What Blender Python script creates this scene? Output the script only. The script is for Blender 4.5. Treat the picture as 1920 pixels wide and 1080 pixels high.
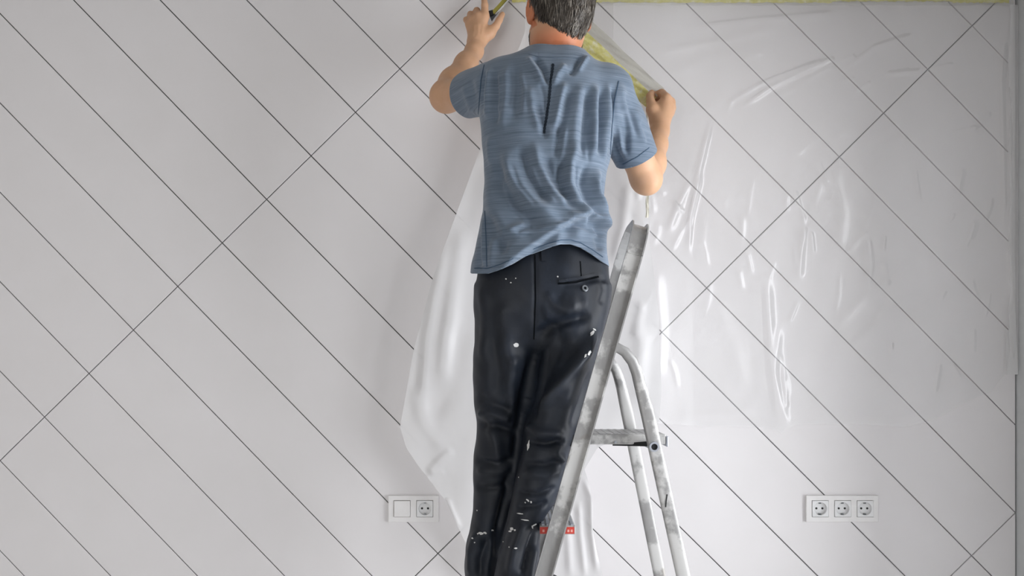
import bpy, bmesh, math, random
import numpy as np
from mathutils import Vector
from mathutils.bvhtree import BVHTree

random.seed(7); np.random.seed(7)
for o in list(bpy.data.objects): bpy.data.objects.remove(o, do_unlink=True)
scene = bpy.context.scene
COL = scene.collection

# ------------------------------------------------------------------ camera
F = 1920 * 32.0 / 36.0        # focal length in pixels (32 mm lens)
CAMY, CAMZ, HOR = -2.884, 1.30, 700.0   # wall plane is y = 0, horizon row 700 (rising front)
cam = bpy.data.cameras.new('camera'); cam.lens = 32; cam.sensor_width = 36
cam.shift_y = (HOR - 540) / 1920.0
camo = bpy.data.objects.new('camera', cam); COL.objects.link(camo)
camo.location = (0, CAMY, CAMZ); camo.rotation_euler = (math.pi/2, 0, 0)
scene.camera = camo

# ------------------------------------------------------------------ sky, lights, exposure
world = bpy.data.worlds.new('sky'); scene.world = world; world.use_nodes = True
bg = world.node_tree.nodes['Background']
bg.inputs[0].default_value = (0.82, 0.90, 1.0, 1); bg.inputs[1].default_value = 1.2

def area(name, loc, rot, sx, sy, power, color):
    l = bpy.data.lights.new(name, 'AREA'); l.shape = 'RECTANGLE'; l.size = sx; l.size_y = sy
    l.energy = power; l.color = color
    o = bpy.data.objects.new(name, l); COL.objects.link(o); o.location = loc; o.rotation_euler = rot
    return o
RX = 1.600                       # right wall plane
LX = -3.0                        # left wall plane
RY = -4.9                        # rear wall plane
CEIL = 2.50
# daylight entering by the tall window in the right-hand wall and by the window behind the camera
area('window_daylight', (RX + 0.16, -1.30, 1.16), (0, math.radians(90), 0), 2.1, 1.6, 88, (0.955, 0.97, 1.0))
area('rear_window_daylight', (-1.6, RY - 0.16, 0.98), (math.radians(90), 0, 0), 2.2, 1.8, 38, (1.0, 0.97, 0.94))

vs = scene.view_settings
vs.view_transform = 'Standard'; vs.look = 'None'; vs.gamma = 1.0; vs.use_curve_mapping = False
vs.exposure = 0.0

# ------------------------------------------------------------------ helpers
def W(px, py, d):
    """world point seen at photo pixel (px,py) when it stands d metres from the camera plane"""
    return Vector(((px - 960) * d / F, CAMY + d, CAMZ + (HOR - py) * d / F))
def lin(c):
    return tuple(((v/255.0)/12.92 if v/255.0 <= .04045 else ((v/255.0+.055)/1.055)**2.4) for v in c) + (1.0,)
def tag(o, label=None, cat=None, group=None, kind=None):
    if label: o['label'] = label
    if cat: o['category'] = cat
    if group: o['group'] = group
    if kind: o['kind'] = kind
    return o
def empty(name, loc, label, cat, group=None):
    o = bpy.data.objects.new(name, None); COL.objects.link(o); o.location = loc; o.empty_display_size = .1
    return tag(o, label, cat, group)
def adopt(o, parent):
    if parent is not None:
        o.parent = parent
        o.matrix_parent_inverse = parent_inv(parent)
    return o
def parent_inv(p):
    from mathutils import Matrix
    m = Matrix.Translation(p.location)
    q = p.parent
    while q is not None:
        q = q.parent
    return m.inverted() if p.type == 'EMPTY' else m.inverted()
def mesh_obj(name, verts, faces, mat, parent=None, smooth=False):
    me = bpy.data.meshes.new(name); me.from_pydata([tuple(v) for v in verts], [], [tuple(f) for f in faces]); me.update()
    return link_mesh(name, me, mat, parent, smooth)
def link_mesh(name, me, mat, parent=None, smooth=False):
    if mat is not None: me.materials.append(mat)
    if smooth: me.polygons.foreach_set('use_smooth', [True]*len(me.polygons))
    o = bpy.data.objects.new(name, me); COL.objects.link(o)
    return adopt(o, parent)
def bm_obj(name, bm, mat, parent=None, smooth=False):
    bmesh.ops.recalc_face_normals(bm, faces=bm.faces[:])
    me = bpy.data.meshes.new(name); bm.to_mesh(me); bm.free()
    return link_mesh(name, me, mat, parent, smooth)
def bevel(o, w, seg=2):
    m = o.modifiers.new('bevel', 'BEVEL'); m.width = w; m.segments = seg; m.limit_method = 'ANGLE'; m.angle_limit = math.radians(40)
    return o
def box_bm(bm, x0, x1, y0, y1, z0, z1):
    vs_ = [bm.verts.new((x, y, z)) for x in (x0, x1) for y in (y0, y1) for z in (z0, z1)]
    for f in ((0,1,3,2),(4,6,7,5),(0,4,5,1),(2,3,7,6),(0,2,6,4),(1,5,7,3)):
        bm.faces.new([vs_[i] for i in f])
def box(name, x0, x1, y0, y1, z0, z1, mat, parent=None, bev=0):
    bm = bmesh.new(); box_bm(bm, x0, x1, y0, y1, z0, z1)
    o = bm_obj(name, bm, mat, parent)
    if bev: bevel(o, bev)
    return o
def cyl_bm(bm, p, q, r, n=24, r2=None, caps=True):
    p = Vector(p); q = Vector(q); t = (q - p).normalized()
    a = t.orthogonal().normalized(); b = t.cross(a); r2 = r if r2 is None else r2
    A = [bm.verts.new(p + (a*math.cos(i*2*math.pi/n) + b*math.sin(i*2*math.pi/n))*r) for i in range(n)]
    B = [bm.verts.new(q + (a*math.cos(i*2*math.pi/n) + b*math.sin(i*2*math.pi/n))*r2) for i in range(n)]
    for i in range(n): bm.faces.new((A[i], A[(i+1)%n], B[(i+1)%n], B[i]))
    if caps: bm.faces.new(A[::-1]); bm.faces.new(B)
def sweep(name, path, n_vec, profile, mat, parent=None, smooth=False, scales=None):
    """profile (a,b): a along the fixed vector n_vec, b along tangent x n_vec"""
    path = [Vector(p) for p in path]; n_vec = Vector(n_vec).normalized(); bm = bmesh.new(); rings = []
    for i, p in enumerate(path):
        t = (path[min(i+1, len(path)-1)] - path[max(i-1, 0)]).normalized()
        b_ = t.cross(n_vec).normalized(); s = scales[i] if scales else (1, 1)
        rings.append([bm.verts.new(p + n_vec*a*s[0] + b_*b*s[1]) for a, b in profile])
    m = len(profile)
    for r0, r1 in zip(rings[:-1], rings[1:]):
        for i in range(m): bm.faces.new((r0[i], r0[(i+1)%m], r1[(i+1)%m], r1[i]))
    bm.faces.new(rings[0][::-1]); bm.faces.new(rings[-1])
    return bm_obj(name, bm, mat, parent, smooth)

# ------------------------------------------------------------------ materials
class N:
    def __init__(s, name):
        s.m = bpy.data.materials.new(name); s.m.use_nodes = True; s.t = s.m.node_tree
        s.b = s.t.nodes['Principled BSDF']; s.out = s.t.nodes['Material Output']
    def n(s, typ, **kw):
        x = s.t.nodes.new(typ)
        for k, v in kw.items(): setattr(x, k, v)
        return x
    def l(s, a, b): s.t.links.new(a, b)
    def coord(s, scale=(1,1,1), kind='Object', rot=(0,0,0)):
        tc = s.n('ShaderNodeTexCoord'); mp = s.n('ShaderNodeMapping'); s.l(tc.outputs[kind], mp.inputs[0])
        mp.inputs['Scale'].default_value = scale; mp.inputs['Rotation'].default_value = rot
        return mp.outputs[0]
    def noise(s, vec, scale, detail=3, rough=.5):
        x = s.n('ShaderNodeTexNoise'); s.l(vec, x.inputs['Vector']); x.inputs['Scale'].default_value = scale
        x.inputs['Detail'].default_value = detail; x.inputs['Roughness'].default_value = rough
        return x.outputs['Fac']
    def ramp(s, fac, stops):
        r = s.n('ShaderNodeValToRGB'); s.l(fac, r.inputs[0]); e = r.color_ramp.elements
        while len(e) < len(stops): e.new(.5)
        for i, (p, c) in enumerate(stops): e[i].position = p; e[i].color = c
        return r.outputs[0]
    def mix(s, fac, a, b, blend='MIX'):
        x = s.n('ShaderNodeMix', data_type='RGBA', blend_type=blend)
        for sock, v in ((x.inputs[0], fac), (x.inputs[6], a), (x.inputs[7], b)):
            if hasattr(v, 'is_linked'): s.l(v, sock)
            else: sock.default_value = v
        return x.outputs[2]
    def bump(s, h, strength=.2, dist=.002):
        x = s.n('ShaderNodeBump'); x.inputs['Strength'].default_value = strength; x.inputs['Distance'].default_value = dist
        s.l(h, x.inputs['Height']); s.l(x.outputs[0], s.b.inputs['Normal'])
    def set(s, **kw):
        for k, v in kw.items():
            i = s.b.inputs[k]
            if hasattr(v, 'is_linked'): s.l(v, i)
            else: i.default_value = v
        return s
g = lambda v: (v, v, v, 1)

def simple(name, rgb, rough=.5, metal=0, spec=.5):
    m = N(name); v = m.noise(m.coord(), 30, 2)
    c = lin(rgb); m.set(**{'Base Color': m.mix(v, tuple(x*.94 for x in c[:3])+(1,), tuple(min(1, x*1.06) for x in c[:3])+(1,)),
        'Roughness': rough, 'Metallic': metal, 'Specular IOR Level': spec})
    return m.m

def mk_plank():
    m = N('white_board'); v = m.noise(m.coord((3,3,3)), 2.2, 4)
    m.set(**{'Base Color': m.mix(v, lin((234,231,231)), lin((240,237,238))), 'Roughness': .42, 'Specular IOR Level': .35})
    m.bump(m.noise(m.coord((1,1,1)), 160, 2), .04, .001); return m.m
M_plank = mk_plank()
M_groove = simple('dark_board_joint', (112, 118, 118), .9, 0, .1)
M_wall = simple('grey_painted_wall', (206, 208, 208), .85, 0, .2)
M_room = simple('raw_plaster_wall', (184, 180, 175), .9, 0, .2)
M_ceil = simple('ceiling_white', (186, 184, 180), .9, 0, .2)
def mk_floor():
    m = N('floor_screed'); v = m.noise(m.coord(), 4, 5, .6)
    m.set(**{'Base Color': m.ramp(v, [(.3, lin((214,213,212))), (.7, lin((232,231,230)))]), 'Roughness': .7}); return m.m
M_floor = mk_floor()
M_plastic = simple('white_switch_plastic', (240, 238, 237), .35, 0, .4)
M_socket = simple('socket_plastic', (236, 236, 236), .35, 0, .5)
M_hole = simple('socket_hole_dark', (30, 30, 32), .7)
M_clip = simple('socket_earth_clip', (120, 122, 124), .35, 1)
M_frame = simple('window_frame_white', (236, 236, 236), .4)
def mk_glass():
    m = N('window_glass'); t = m.n('ShaderNodeBsdfTransparent'); gl = m.n('ShaderNodeBsdfGlossy'); gl.inputs['Roughness'].default_value = .02
    fr = m.n('ShaderNodeFresnel'); fr.inputs[0].default_value = 1.3; mx = m.n('ShaderNodeMixShader')
    m.l(fr.outputs[0], mx.inputs[0]); m.l(t.outputs[0], mx.inputs[1]); m.l(gl.outputs[0], mx.inputs[2]); m.l(mx.outputs[0], m.out.inputs[0])
    return m.m
M_glass = mk_glass()
def mk_film(name, fac, tint=(253,253,253), gloss=.10, trl=.25, var=.07, grough=.34):
    m = N(name)
    v = m.noise(m.coord((1.5, 1, .6)), 5, 3)
    f = m.n('ShaderNodeMapRange'); m.l(v, f.inputs[0]); f.inputs[1].default_value = .25; f.inputs[2].default_value = .75
    f.inputs[3].default_value = max(0, fac - var); f.inputs[4].default_value = min(1, fac + var)
    d = m.n('ShaderNodeBsdfDiffuse'); d.inputs[0].default_value = lin(tint)
    tr = m.n('ShaderNodeBsdfTranslucent'); tr.inputs[0].default_value = lin(tint)
    dt = m.n('ShaderNodeMixShader'); dt.inputs[0].default_value = trl; m.l(d.outputs[0], dt.inputs[1]); m.l(tr.outputs[0], dt.inputs[2])
    t = m.n('ShaderNodeBsdfTransparent'); a = m.n('ShaderNodeMixShader'); m.l(f.outputs[0], a.inputs[0]); m.l(t.outputs[0], a.inputs[1]); m.l(dt.outputs[0], a.inputs[2])
    gl = m.n('ShaderNodeBsdfGlossy'); gl.inputs['Roughness'].default_value = grough
    fr = m.n('ShaderNodeLayerWeight'); fr.inputs[0].default_value = .35
    k = m.n('ShaderNodeMath', operation='MULTIPLY_ADD'); m.l(fr.outputs['Fresnel'], k.inputs[0]); k.inputs[1].default_value = .20; k.inputs[2].default_value = gloss*.3
    mx = m.n('ShaderNodeMixShader'); m.l(k.outputs[0], mx.inputs[0]); m.l(a.outputs[0], mx.inputs[1]); m.l(gl.outputs[0], mx.inputs[2])
    m.l(mx.outputs[0], m.out.inputs[0]); return m.m
M_film = mk_film('thin_plastic_film', .175, (254,254,254), .08, .10, .015, .22)
M_film2 = mk_film('folded_plastic_film', .84, (240,239,239))
M_film3 = mk_film('doubled_film_edge', .62, (250,249,249))
M_filmtail = mk_film('film_tail', .7, (240,236,214))
M_filmfold = mk_film('gathered_plastic_film', .72, (214, 212, 200))
def mk_tape():
    m = N('yellow_masking_tape'); v = m.noise(m.coord(), 60, 4, .6)
    m.set(**{'Base Color': m.ramp(v, [(.35, lin((224,217,128))), (.55, lin((234,228,156))), (.72, lin((245,242,212)))]), 'Roughness': .45})
    m.bump(v, .35, .002); return m.m
M_tape = mk_tape()
def mk_skin():
    m = N('skin'); v = m.noise(m.coord(), 38, 4)
    at = m.n('ShaderNodeAttribute', attribute_name='flush')
    c1 = m.mix(v, lin((204,158,122)), lin((218,174,142)))
    c2 = m.mix(v, lin((190,112,76)), lin((202,126,90)))
    m.set(**{'Base Color': m.mix(at.outputs['Fac'], c1, c2), 'Roughness': .5, 'Specular IOR Level': .35,
             'Subsurface Weight': .08, 'Subsurface Radius': (.012, .005, .003)})
    m.bump(m.noise(m.coord(), 260, 2), .08, .001); return m.m
M_skin = mk_skin()
def mk_hair():
    m = N('grey_brown_hair'); at = m.n('ShaderNodeAttribute', attribute_name='tone')
    m.set(**{'Base Color': m.ramp(at.outputs['Fac'], [(0, lin((34,30,26))), (.45, lin((74,66,58))), (.8, lin((132,124,114))), (1, lin((176,170,160)))]),
             'Roughness': .42, 'Specular IOR Level': .45}); return m.m
M_hair = mk_hair()
M_scalp = simple('hair_base', (46, 41, 36), .8, 0, .1)
def mk_shirt():
    m = N('heathered_blue_jersey')
    a = m.noise(m.coord((5, 5, 420)), 1.0, 2, .6)          # slub yarn running round the body
    b = m.noise(m.coord((9, 9, 160)), 1.3, 3, .6)
    h = m.n('ShaderNodeMath', operation='ADD'); m.l(a, h.inputs[0]); m.l(b, h.inputs[1])
    h2 = m.n('ShaderNodeMath', operation='MULTIPLY'); m.l(h.outputs[0], h2.inputs[0]); h2.inputs[1].default_value = .5
    c = m.ramp(h2.outputs[0], [(.30, lin((80,94,110))), (.46, lin((102,116,132))), (.62, lin((116,129,145))), (.78, lin((150,160,173)))])
    m.set(**{'Base Color': c, 'Roughness': .85, 'Specular IOR Level': .2, 'Sheen Weight': .25, 'Sheen Roughness': .5})
    m.bump(m.noise(m.coord((40, 40, 420)), 1.0, 2), .12, .001); return m.m
M_shirt = mk_shirt()
M_shirt_seam = simple('shirt_seam_blue', (70, 88, 108), .9, 0, .1)
M_cord = simple('dark_stitched_tape', (36, 44, 54), .8, 0, .2)
def mk_trs():
    m = N('dark_work_trousers')
    v = m.noise(m.coord((1,1,.6)), 7, 5, .6); v2 = m.noise(m.coord((1,1,.25)), 46, 3, .6)
    c = m.mix(v2, lin((13,18,26)), lin((23,30,42)))
    c = m.mix(m.ramp(v, [(.5, g(0)), (.75, g(.55))]), c, lin((42,52,68)))
    r = m.n('ShaderNodeMapRange'); m.l(v, r.inputs[0]); r.inputs[3].default_value = .46; r.inputs[4].default_value = .62
    m.set(**{'Base Color': c, 'Roughness': r.outputs[0], 'Specular IOR Level': .42})
    m.bump(m.noise(m.coord(), 190, 3), .15, .001); return m.m
M_trs = mk_trs()
M_seam = simple('trouser_seam_dark', (7, 10, 14), .95, 0, .1)
M_button = simple('dark_metal_button', (120, 124, 128), .3, .9)
M_paint = simple('dried_white_paint', (214, 214, 212), .6)
def mk_alu():
    m = N('paint_stained_aluminium')
    v = m.noise(m.coord(), 9, 5, .62); v2 = m.noise(m.coord((1,1,.35)), 55, 4, .6); v3 = m.noise(m.coord(), 16, 2)
    paint = m.ramp(v, [(.50, g(0)), (.56, g(1))])
    base = m.mix(v2, lin((140,139,138)), lin((172,171,170)))
    base = m.mix(m.ramp(v3, [(.62, g(0)), (.74, g(.5))]), base, lin((140,132,118)))
    m.set(**{'Base Color': m.mix(paint, base, lin((192,191,189)))})
    mm = m.n('ShaderNodeMapRange'); m.l(paint, mm.inputs[0]); mm.inputs[3].default_value = .30; mm.inputs[4].default_value = .0
    m.set(**{'Metallic': mm.outputs[0], 'Roughness': .42}); m.bump(v, .2, .002); return m.m
M_alu = mk_alu()
M_tread = simple('ribbed_tread_aluminium', (176, 180, 188), .5, .6)
M_rubber = simple('black_rubber', (24, 25, 27), .7)
M_red = simple('red_warning_sticker', (196, 62, 50), .5)
M_stickerwhite = simple('sticker_white', (226, 160, 150), .5)
M_shoe = simple('dark_work_shoe', (44, 44, 46), .6)
M_sole = simple('shoe_sole', (90, 86, 80), .8)
M_tool_grey = simple('tool_grey_steel', (98, 104, 112), .35, .6)
M_tool_black = simple('tool_black', (22, 24, 26), .5)
M_tool_yel = simple('tool_olive_yellow', (150, 142, 62), .5)
M_eye = simple('eye_white', (225, 222, 218), .2)
M_ink = simple('black_marker', (22, 22, 24), .6)

# ------------------------------------------------------------------ setting
def clip_poly(poly, x0, x1, z0, z1):
    def cut(P, f):
        out = []
        for i in range(len(P)):
            a, b = P[i], P[(i+1) % len(P)]; fa, fb = f(a), f(b)
            if fa >= 0: out.append(a)
            if fa * fb < 0:
                t = fa / (fa - fb); out.append((a[0] + t*(b[0]-a[0]), a[1] + t*(b[1]-a[1])))
        return out
    for f in (lambda p: p[0]-x0, lambda p: x1-p[0], lambda p: p[1]-z0, lambda p: z1-p[1]):
        if len(poly) < 3: return []
        poly = cut(poly, f)
    return poly
def area2(P): return abs(sum(P[i][0]*P[(i+1)%len(P)][1] - P[(i+1)%len(P)][0]*P[i][1] for i in range(len(P))))/2

wall = box('wall_back', LX, RX + .1, .012, .16, 0, CEIL, M_groove)
tag(wall, 'wall clad with white boards laid diagonally with thin dark joints', 'wall', kind='structure')
SW = -CAMY / F
def wxz(p): return ((p[0]-960)*SW, CAMZ + (HOR-p[1])*SW)
def seam(j, k):
    """corner of the board grid: joint k on butt-joint row j, in photo pixels on the wall plane"""
    if j == 1: return (83 + 83.33*k, 782 - 81.67*k)
    if j == 2:
        s = (83.0, -82.0) if k >= 9 else (84.0, -83.0); return (1325 + s[0]*(k-9), 540 + s[1]*(k-9))
    if j == 3: return (1822 + 82.5*(k-9), 1042 - 80.5*(k-9))
    if j < 1:
        p = seam(1, k); return (p[0] - 486*(1-j), p[1] - 502*(1-j))
    p = seam(3, k); return (p[0] + 495*(j-3), p[1] + 498*(j-3))
GAP = .0014
np_ = 0
for j in range(-2, 6):
    for k in range(-26, 26):
        q = [wxz(seam(*c)) for c in ((j,k), (j+1,k), (j+1,k+1), (j,k+1))]
        # shrink by half a joint
        def inset(q, e):
            out = []
            for i in range(4):
                p0, p1, p2 = Vector(q[i-1]), Vector(q[i]), Vector(q[(i+1)%4])
                d1 = (p1-p0).normalized(); d2 = (p2-p1).normalized()
                out.append(tuple(p1 - d1*e + d2*e))
            return out
        front = clip_poly(inset(q, GAP + .0010), LX, RX - .006, .012, CEIL - .004)
        back = clip_poly(inset(q, GAP), LX, RX - .005, .0115, CEIL - .0035)
        if len(front) < 3 or area2(front) < 2e-4 or len(front) != len(back): continue
        c = (sum(p[0] for p in front)/len(front), sum(p[1] for p in front)/len(front))
        yo = random.uniform(-.0003, .0003); n = len(front)
        V = [(p[0], .0000 + yo, p[1]) for p in front] + [(p[0], .0014 + yo, p[1]) for p in back] + [(p[0], .0119, p[1]) for p in back]
        Fc = [tuple(range(n))] + [(i, n+i, n+(i+1)%n, (i+1)%n) for i in range(n)] + [(n+i, 2*n+i, 2*n+(i+1)%n, n+(i+1)%n) for i in range(n)]
        bm = bmesh.new(); bv = [bm.verts.new(v) for v in V]
        for f in Fc: bm.faces.new([bv[i] for i in f])
        bm_obj('board', bm, M_plank, None).parent = wall; np_ += 1

def wall_with_hole(name, axis, at, t, u0, u1, hole, mat):
    """slab in plane axis=at..at+t; hole (u0,u1,z0,z1)"""
    bm = bmesh.new(); a, b, c, d = hole
    for (p0, p1, z0, z1) in ((u0, a, 0, CEIL), (b, u1, 0, CEIL), (a, b, 0, c), (a, b, d, CEIL)):
        if axis == 'x': box_bm(bm, at, at+t, p0, p1, z0, z1)
        else: box_bm(bm, p0, p1, at, at+t, z0, z1)
    return bm_obj(name, bm, mat)
WH = (-2.12, -.50, .10, 2.24)
o = wall_with_hole('wall_right', 'x', RX, .12, RY, .0115, WH, M_wall); tag(o, 'grey painted side wall with a tall window opening', 'wall', kind='structure')
WB = (-2.7, -.5, .08, 1.9)
o = wall_with_hole('wall_rear', 'y', RY - .12, .12, LX, RX, WB, M_room); tag(o, 'plastered wall behind the camera with a window opening', 'wall', kind='structure')
tag(box('wall_left', LX - .12, LX, RY, .16, 0, CEIL, M_room), 'plain plastered side wall', 'wall', kind='structure')
tag(box('floor', LX - .12, RX + .12, RY - .12, .16, -.1, 0, M_floor), 'pale bare screed floor', 'floor', kind='structure')
tag(box('ceiling', LX - .12, RX + .12, RY - .12, .16, CEIL, CEIL + .1, M_ceil), 'plain white ceiling', 'ceiling', kind='structure')
def window(name, axis, at, hole, label):
    a, b, c, d = hole; bm = bmesh.new(); w = .05; mid = (a+b)/2
    def bar(u0, u1, z0, z1):
        if axis == 'x': box_bm(bm, at+.03, at+.09, u0, u1, z0, z1)
        else: box_bm(bm, u0, u1, at-.09, at-.03, z0, z1)
    for r in ((a, a+w, c, d), (b-w, b, c, d), (a, b, c, c+w), (a, b, d-w, d), (mid-w/2, mid+w/2, c, d)): bar(*r)
    o = bm_obj(name, bm, M_frame); tag(o, label, 'window', kind='structure')
    for (u0, u1) in ((a+w, mid-w/2), (mid+w/2, b-w)):
        if axis == 'x': p = box('pane', at+.058, at+.062, u0, u1, c+w, d-w, M_glass)
        else: p = box('pane', u0, u1, at-.062, at-.058, c+w, d-w, M_glass)
        p.parent = o
window('window_1', 'x', RX, WH, 'tall white-framed window in the grey side wall')
window('window_2', 'y', RY, WB, 'wide white-framed window in the wall behind the camera')

# ------------------------------------------------------------------ wall sockets
def rrect(cx, cz, w, h, r, n=5):
    P = []
    for (sx, sz, a0) in ((1,1,0), (-1,1,90), (-1,-1,180), (1,-1,270)):
        for i in range(n+1):
            a = math.radians(a0 + 90*i/n); P.append((cx + sx*(w/2-r) + r*math.cos(a), cz + sz*(h/2-r) + r*math.sin(a)))
    return P
def plate(name, P, y0, y1, mat, parent, bev=.0015):
    n = len(P); V = [(x, y0, z) for x, z in P] + [(x, y1, z) for x, z in P]
    Fc = [tuple(range(n)), tuple(range(2*n-1, n-1, -1))] + [(i, n+i, n+(i+1)%n, (i+1)%n) for i in range(n)]
    bm = bmesh.new(); bv = [bm.verts.new(v) for v in V]
    for f in Fc: bm.faces.new([bv[i] for i in f])
    o = bm_obj(name, bm, mat, parent); bevel(o, bev, 2); return o
def schuko(cx, cz, root):
    # square insert with a round well (rings of a lathe), pin holes and earth clips
    n = 40; sq = []
    for i in range(n):
        a = 2*math.pi*i/n; c, s = math.cos(a), math.sin(a); k = .0255/max(abs(c), abs(s))
        k = min(k, .0355); sq.append((cx + c*k, cz + s*k))
    rings = [[(x, -.0085, z) for x, z in sq], [(x, -.0118, z) for x, z in [(cx+(x-cx)*.985, cz+(z-cz)*.985) for x, z in sq]]]
    for r, y in ((.0212, -.0118), (.0200, -.0110), (.0196, -.0012), (.0001, -.0010)):
        rings.append([(cx + r*math.cos(2*math.pi*i/n), y, cz + r*math.sin(2*math.pi*i/n)) for i in range(n)])
    V = [v for r in rings for v in r]; Fc = []
    for a in range(len(rings)-1):
        for i in range(n): Fc.append((a*n+i, a*n+(i+1)%n, (a+1)*n+(i+1)%n, (a+1)*n+i))
    bm = bmesh.new(); bv = [bm.verts.new(v) for v in V]
    for f in Fc: bm.faces.new([bv[i] for i in f])
    ins = bm_obj('socket_insert', bm, M_socket, root)
    for dx in (-.0095, .0095):
        b = bmesh.new(); cyl_bm(b, (cx+dx, -.0020, cz), (cx+dx, -.0009, cz), .0034, 14); p = bm_obj('pin_hole', b, M_hole); adopt_flat(p, ins)
    for dz in (-.0178, .0178):
        b = bmesh.new(); box_bm(b, cx-.0032, cx+.0032, -.009, -.0008, cz+dz-.0022, cz+dz+.0022); p = bm_obj('earth_clip', b, M_clip); adopt_flat(p, ins)
    return ins
def adopt_flat(p, par): p.parent = par
def frame_plate(root, x0, x1, z0, z1, holes):
    # one plate with square windows for the inserts, built of a grid of cells around the holes
    xs = sorted({x0, x1} | {h[0]-.0262 for h in holes} | {h[0]+.0262 for h in holes}); cz = holes[0][1]
    zs = [z0, cz-.0262, cz+.0262, z1]; bm = bmesh.new(); grid = {}
    def inside(i, j):
        if not (0 <= i < len(xs)-1 and 0 <= j < 3): return False
        mx, mz = (xs[i]+xs[i+1])/2, (zs[j]+zs[j+1])/2
        return not any(abs(mx-h[0]) < .0262 and abs(mz-h[1]) < .0262 for h in holes)
    def vert(i, j, y):
        key = (i, j, y)
        if key not in grid: grid[key] = bm.verts.new((xs[i], y, zs[j]))
        return grid[key]
    yf, yb = -.0100, .0
    for i in range(len(xs)-1):
        for j in range(3):
            if not inside(i, j): continue
            bm.faces.new([vert(i,j,yf), vert(i+1,j,yf), vert(i+1,j+1,yf), vert(i,j+1,yf)])
            for (di, dj, a, b) in ((-1,0,(i,j),(i,j+1)), (1,0,(i+1,j),(i+1,j+1)), (0,-1,(i,j),(i+1,j)), (0,1,(i,j+1),(i+1,j+1))):
                if not inside(i+di, j+dj): bm.faces.new([vert(*a,yf), vert(*b,yf), vert(*b,yb), vert(*a,yb)])
    o = bm_obj('frame_plate', bm, M_plastic, root); bevel(o, .0016, 2); return o
zc = CAMZ + (HOR - 953)*SW
r3 = empty('wall_socket', (0, 0, 0), 'white triple wall socket plate set side by side on the boards', 'wall socket')
xc = [wxz((p, 0))[0] for p in (1536, 1578, 1620)]
frame_plate(r3, wxz((1510,0))[0], wxz((1645,0))[0], zc-.0425, zc+.0415, [(x, zc) for x in xc])
for x in xc: schuko(x, zc, r3)
r2 = empty('switch_and_socket', (0, 0, 0), 'white double plate with blank rocker switch beside one wall socket', 'wall switch')
xs_, xk = wxz((754.5,0))[0], wxz((797,0))[0]
frame_plate(r2, xs_-.0435, xk+.0435, zc-.0425, zc+.0415, [(xs_, zc), (xk, zc)])
plate('rocker_switch', rrect(xs_, zc, .0505, .0505, .002), -.0135, -.002, M_plastic, r2)
schuko(xk, zc, r2)

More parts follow.
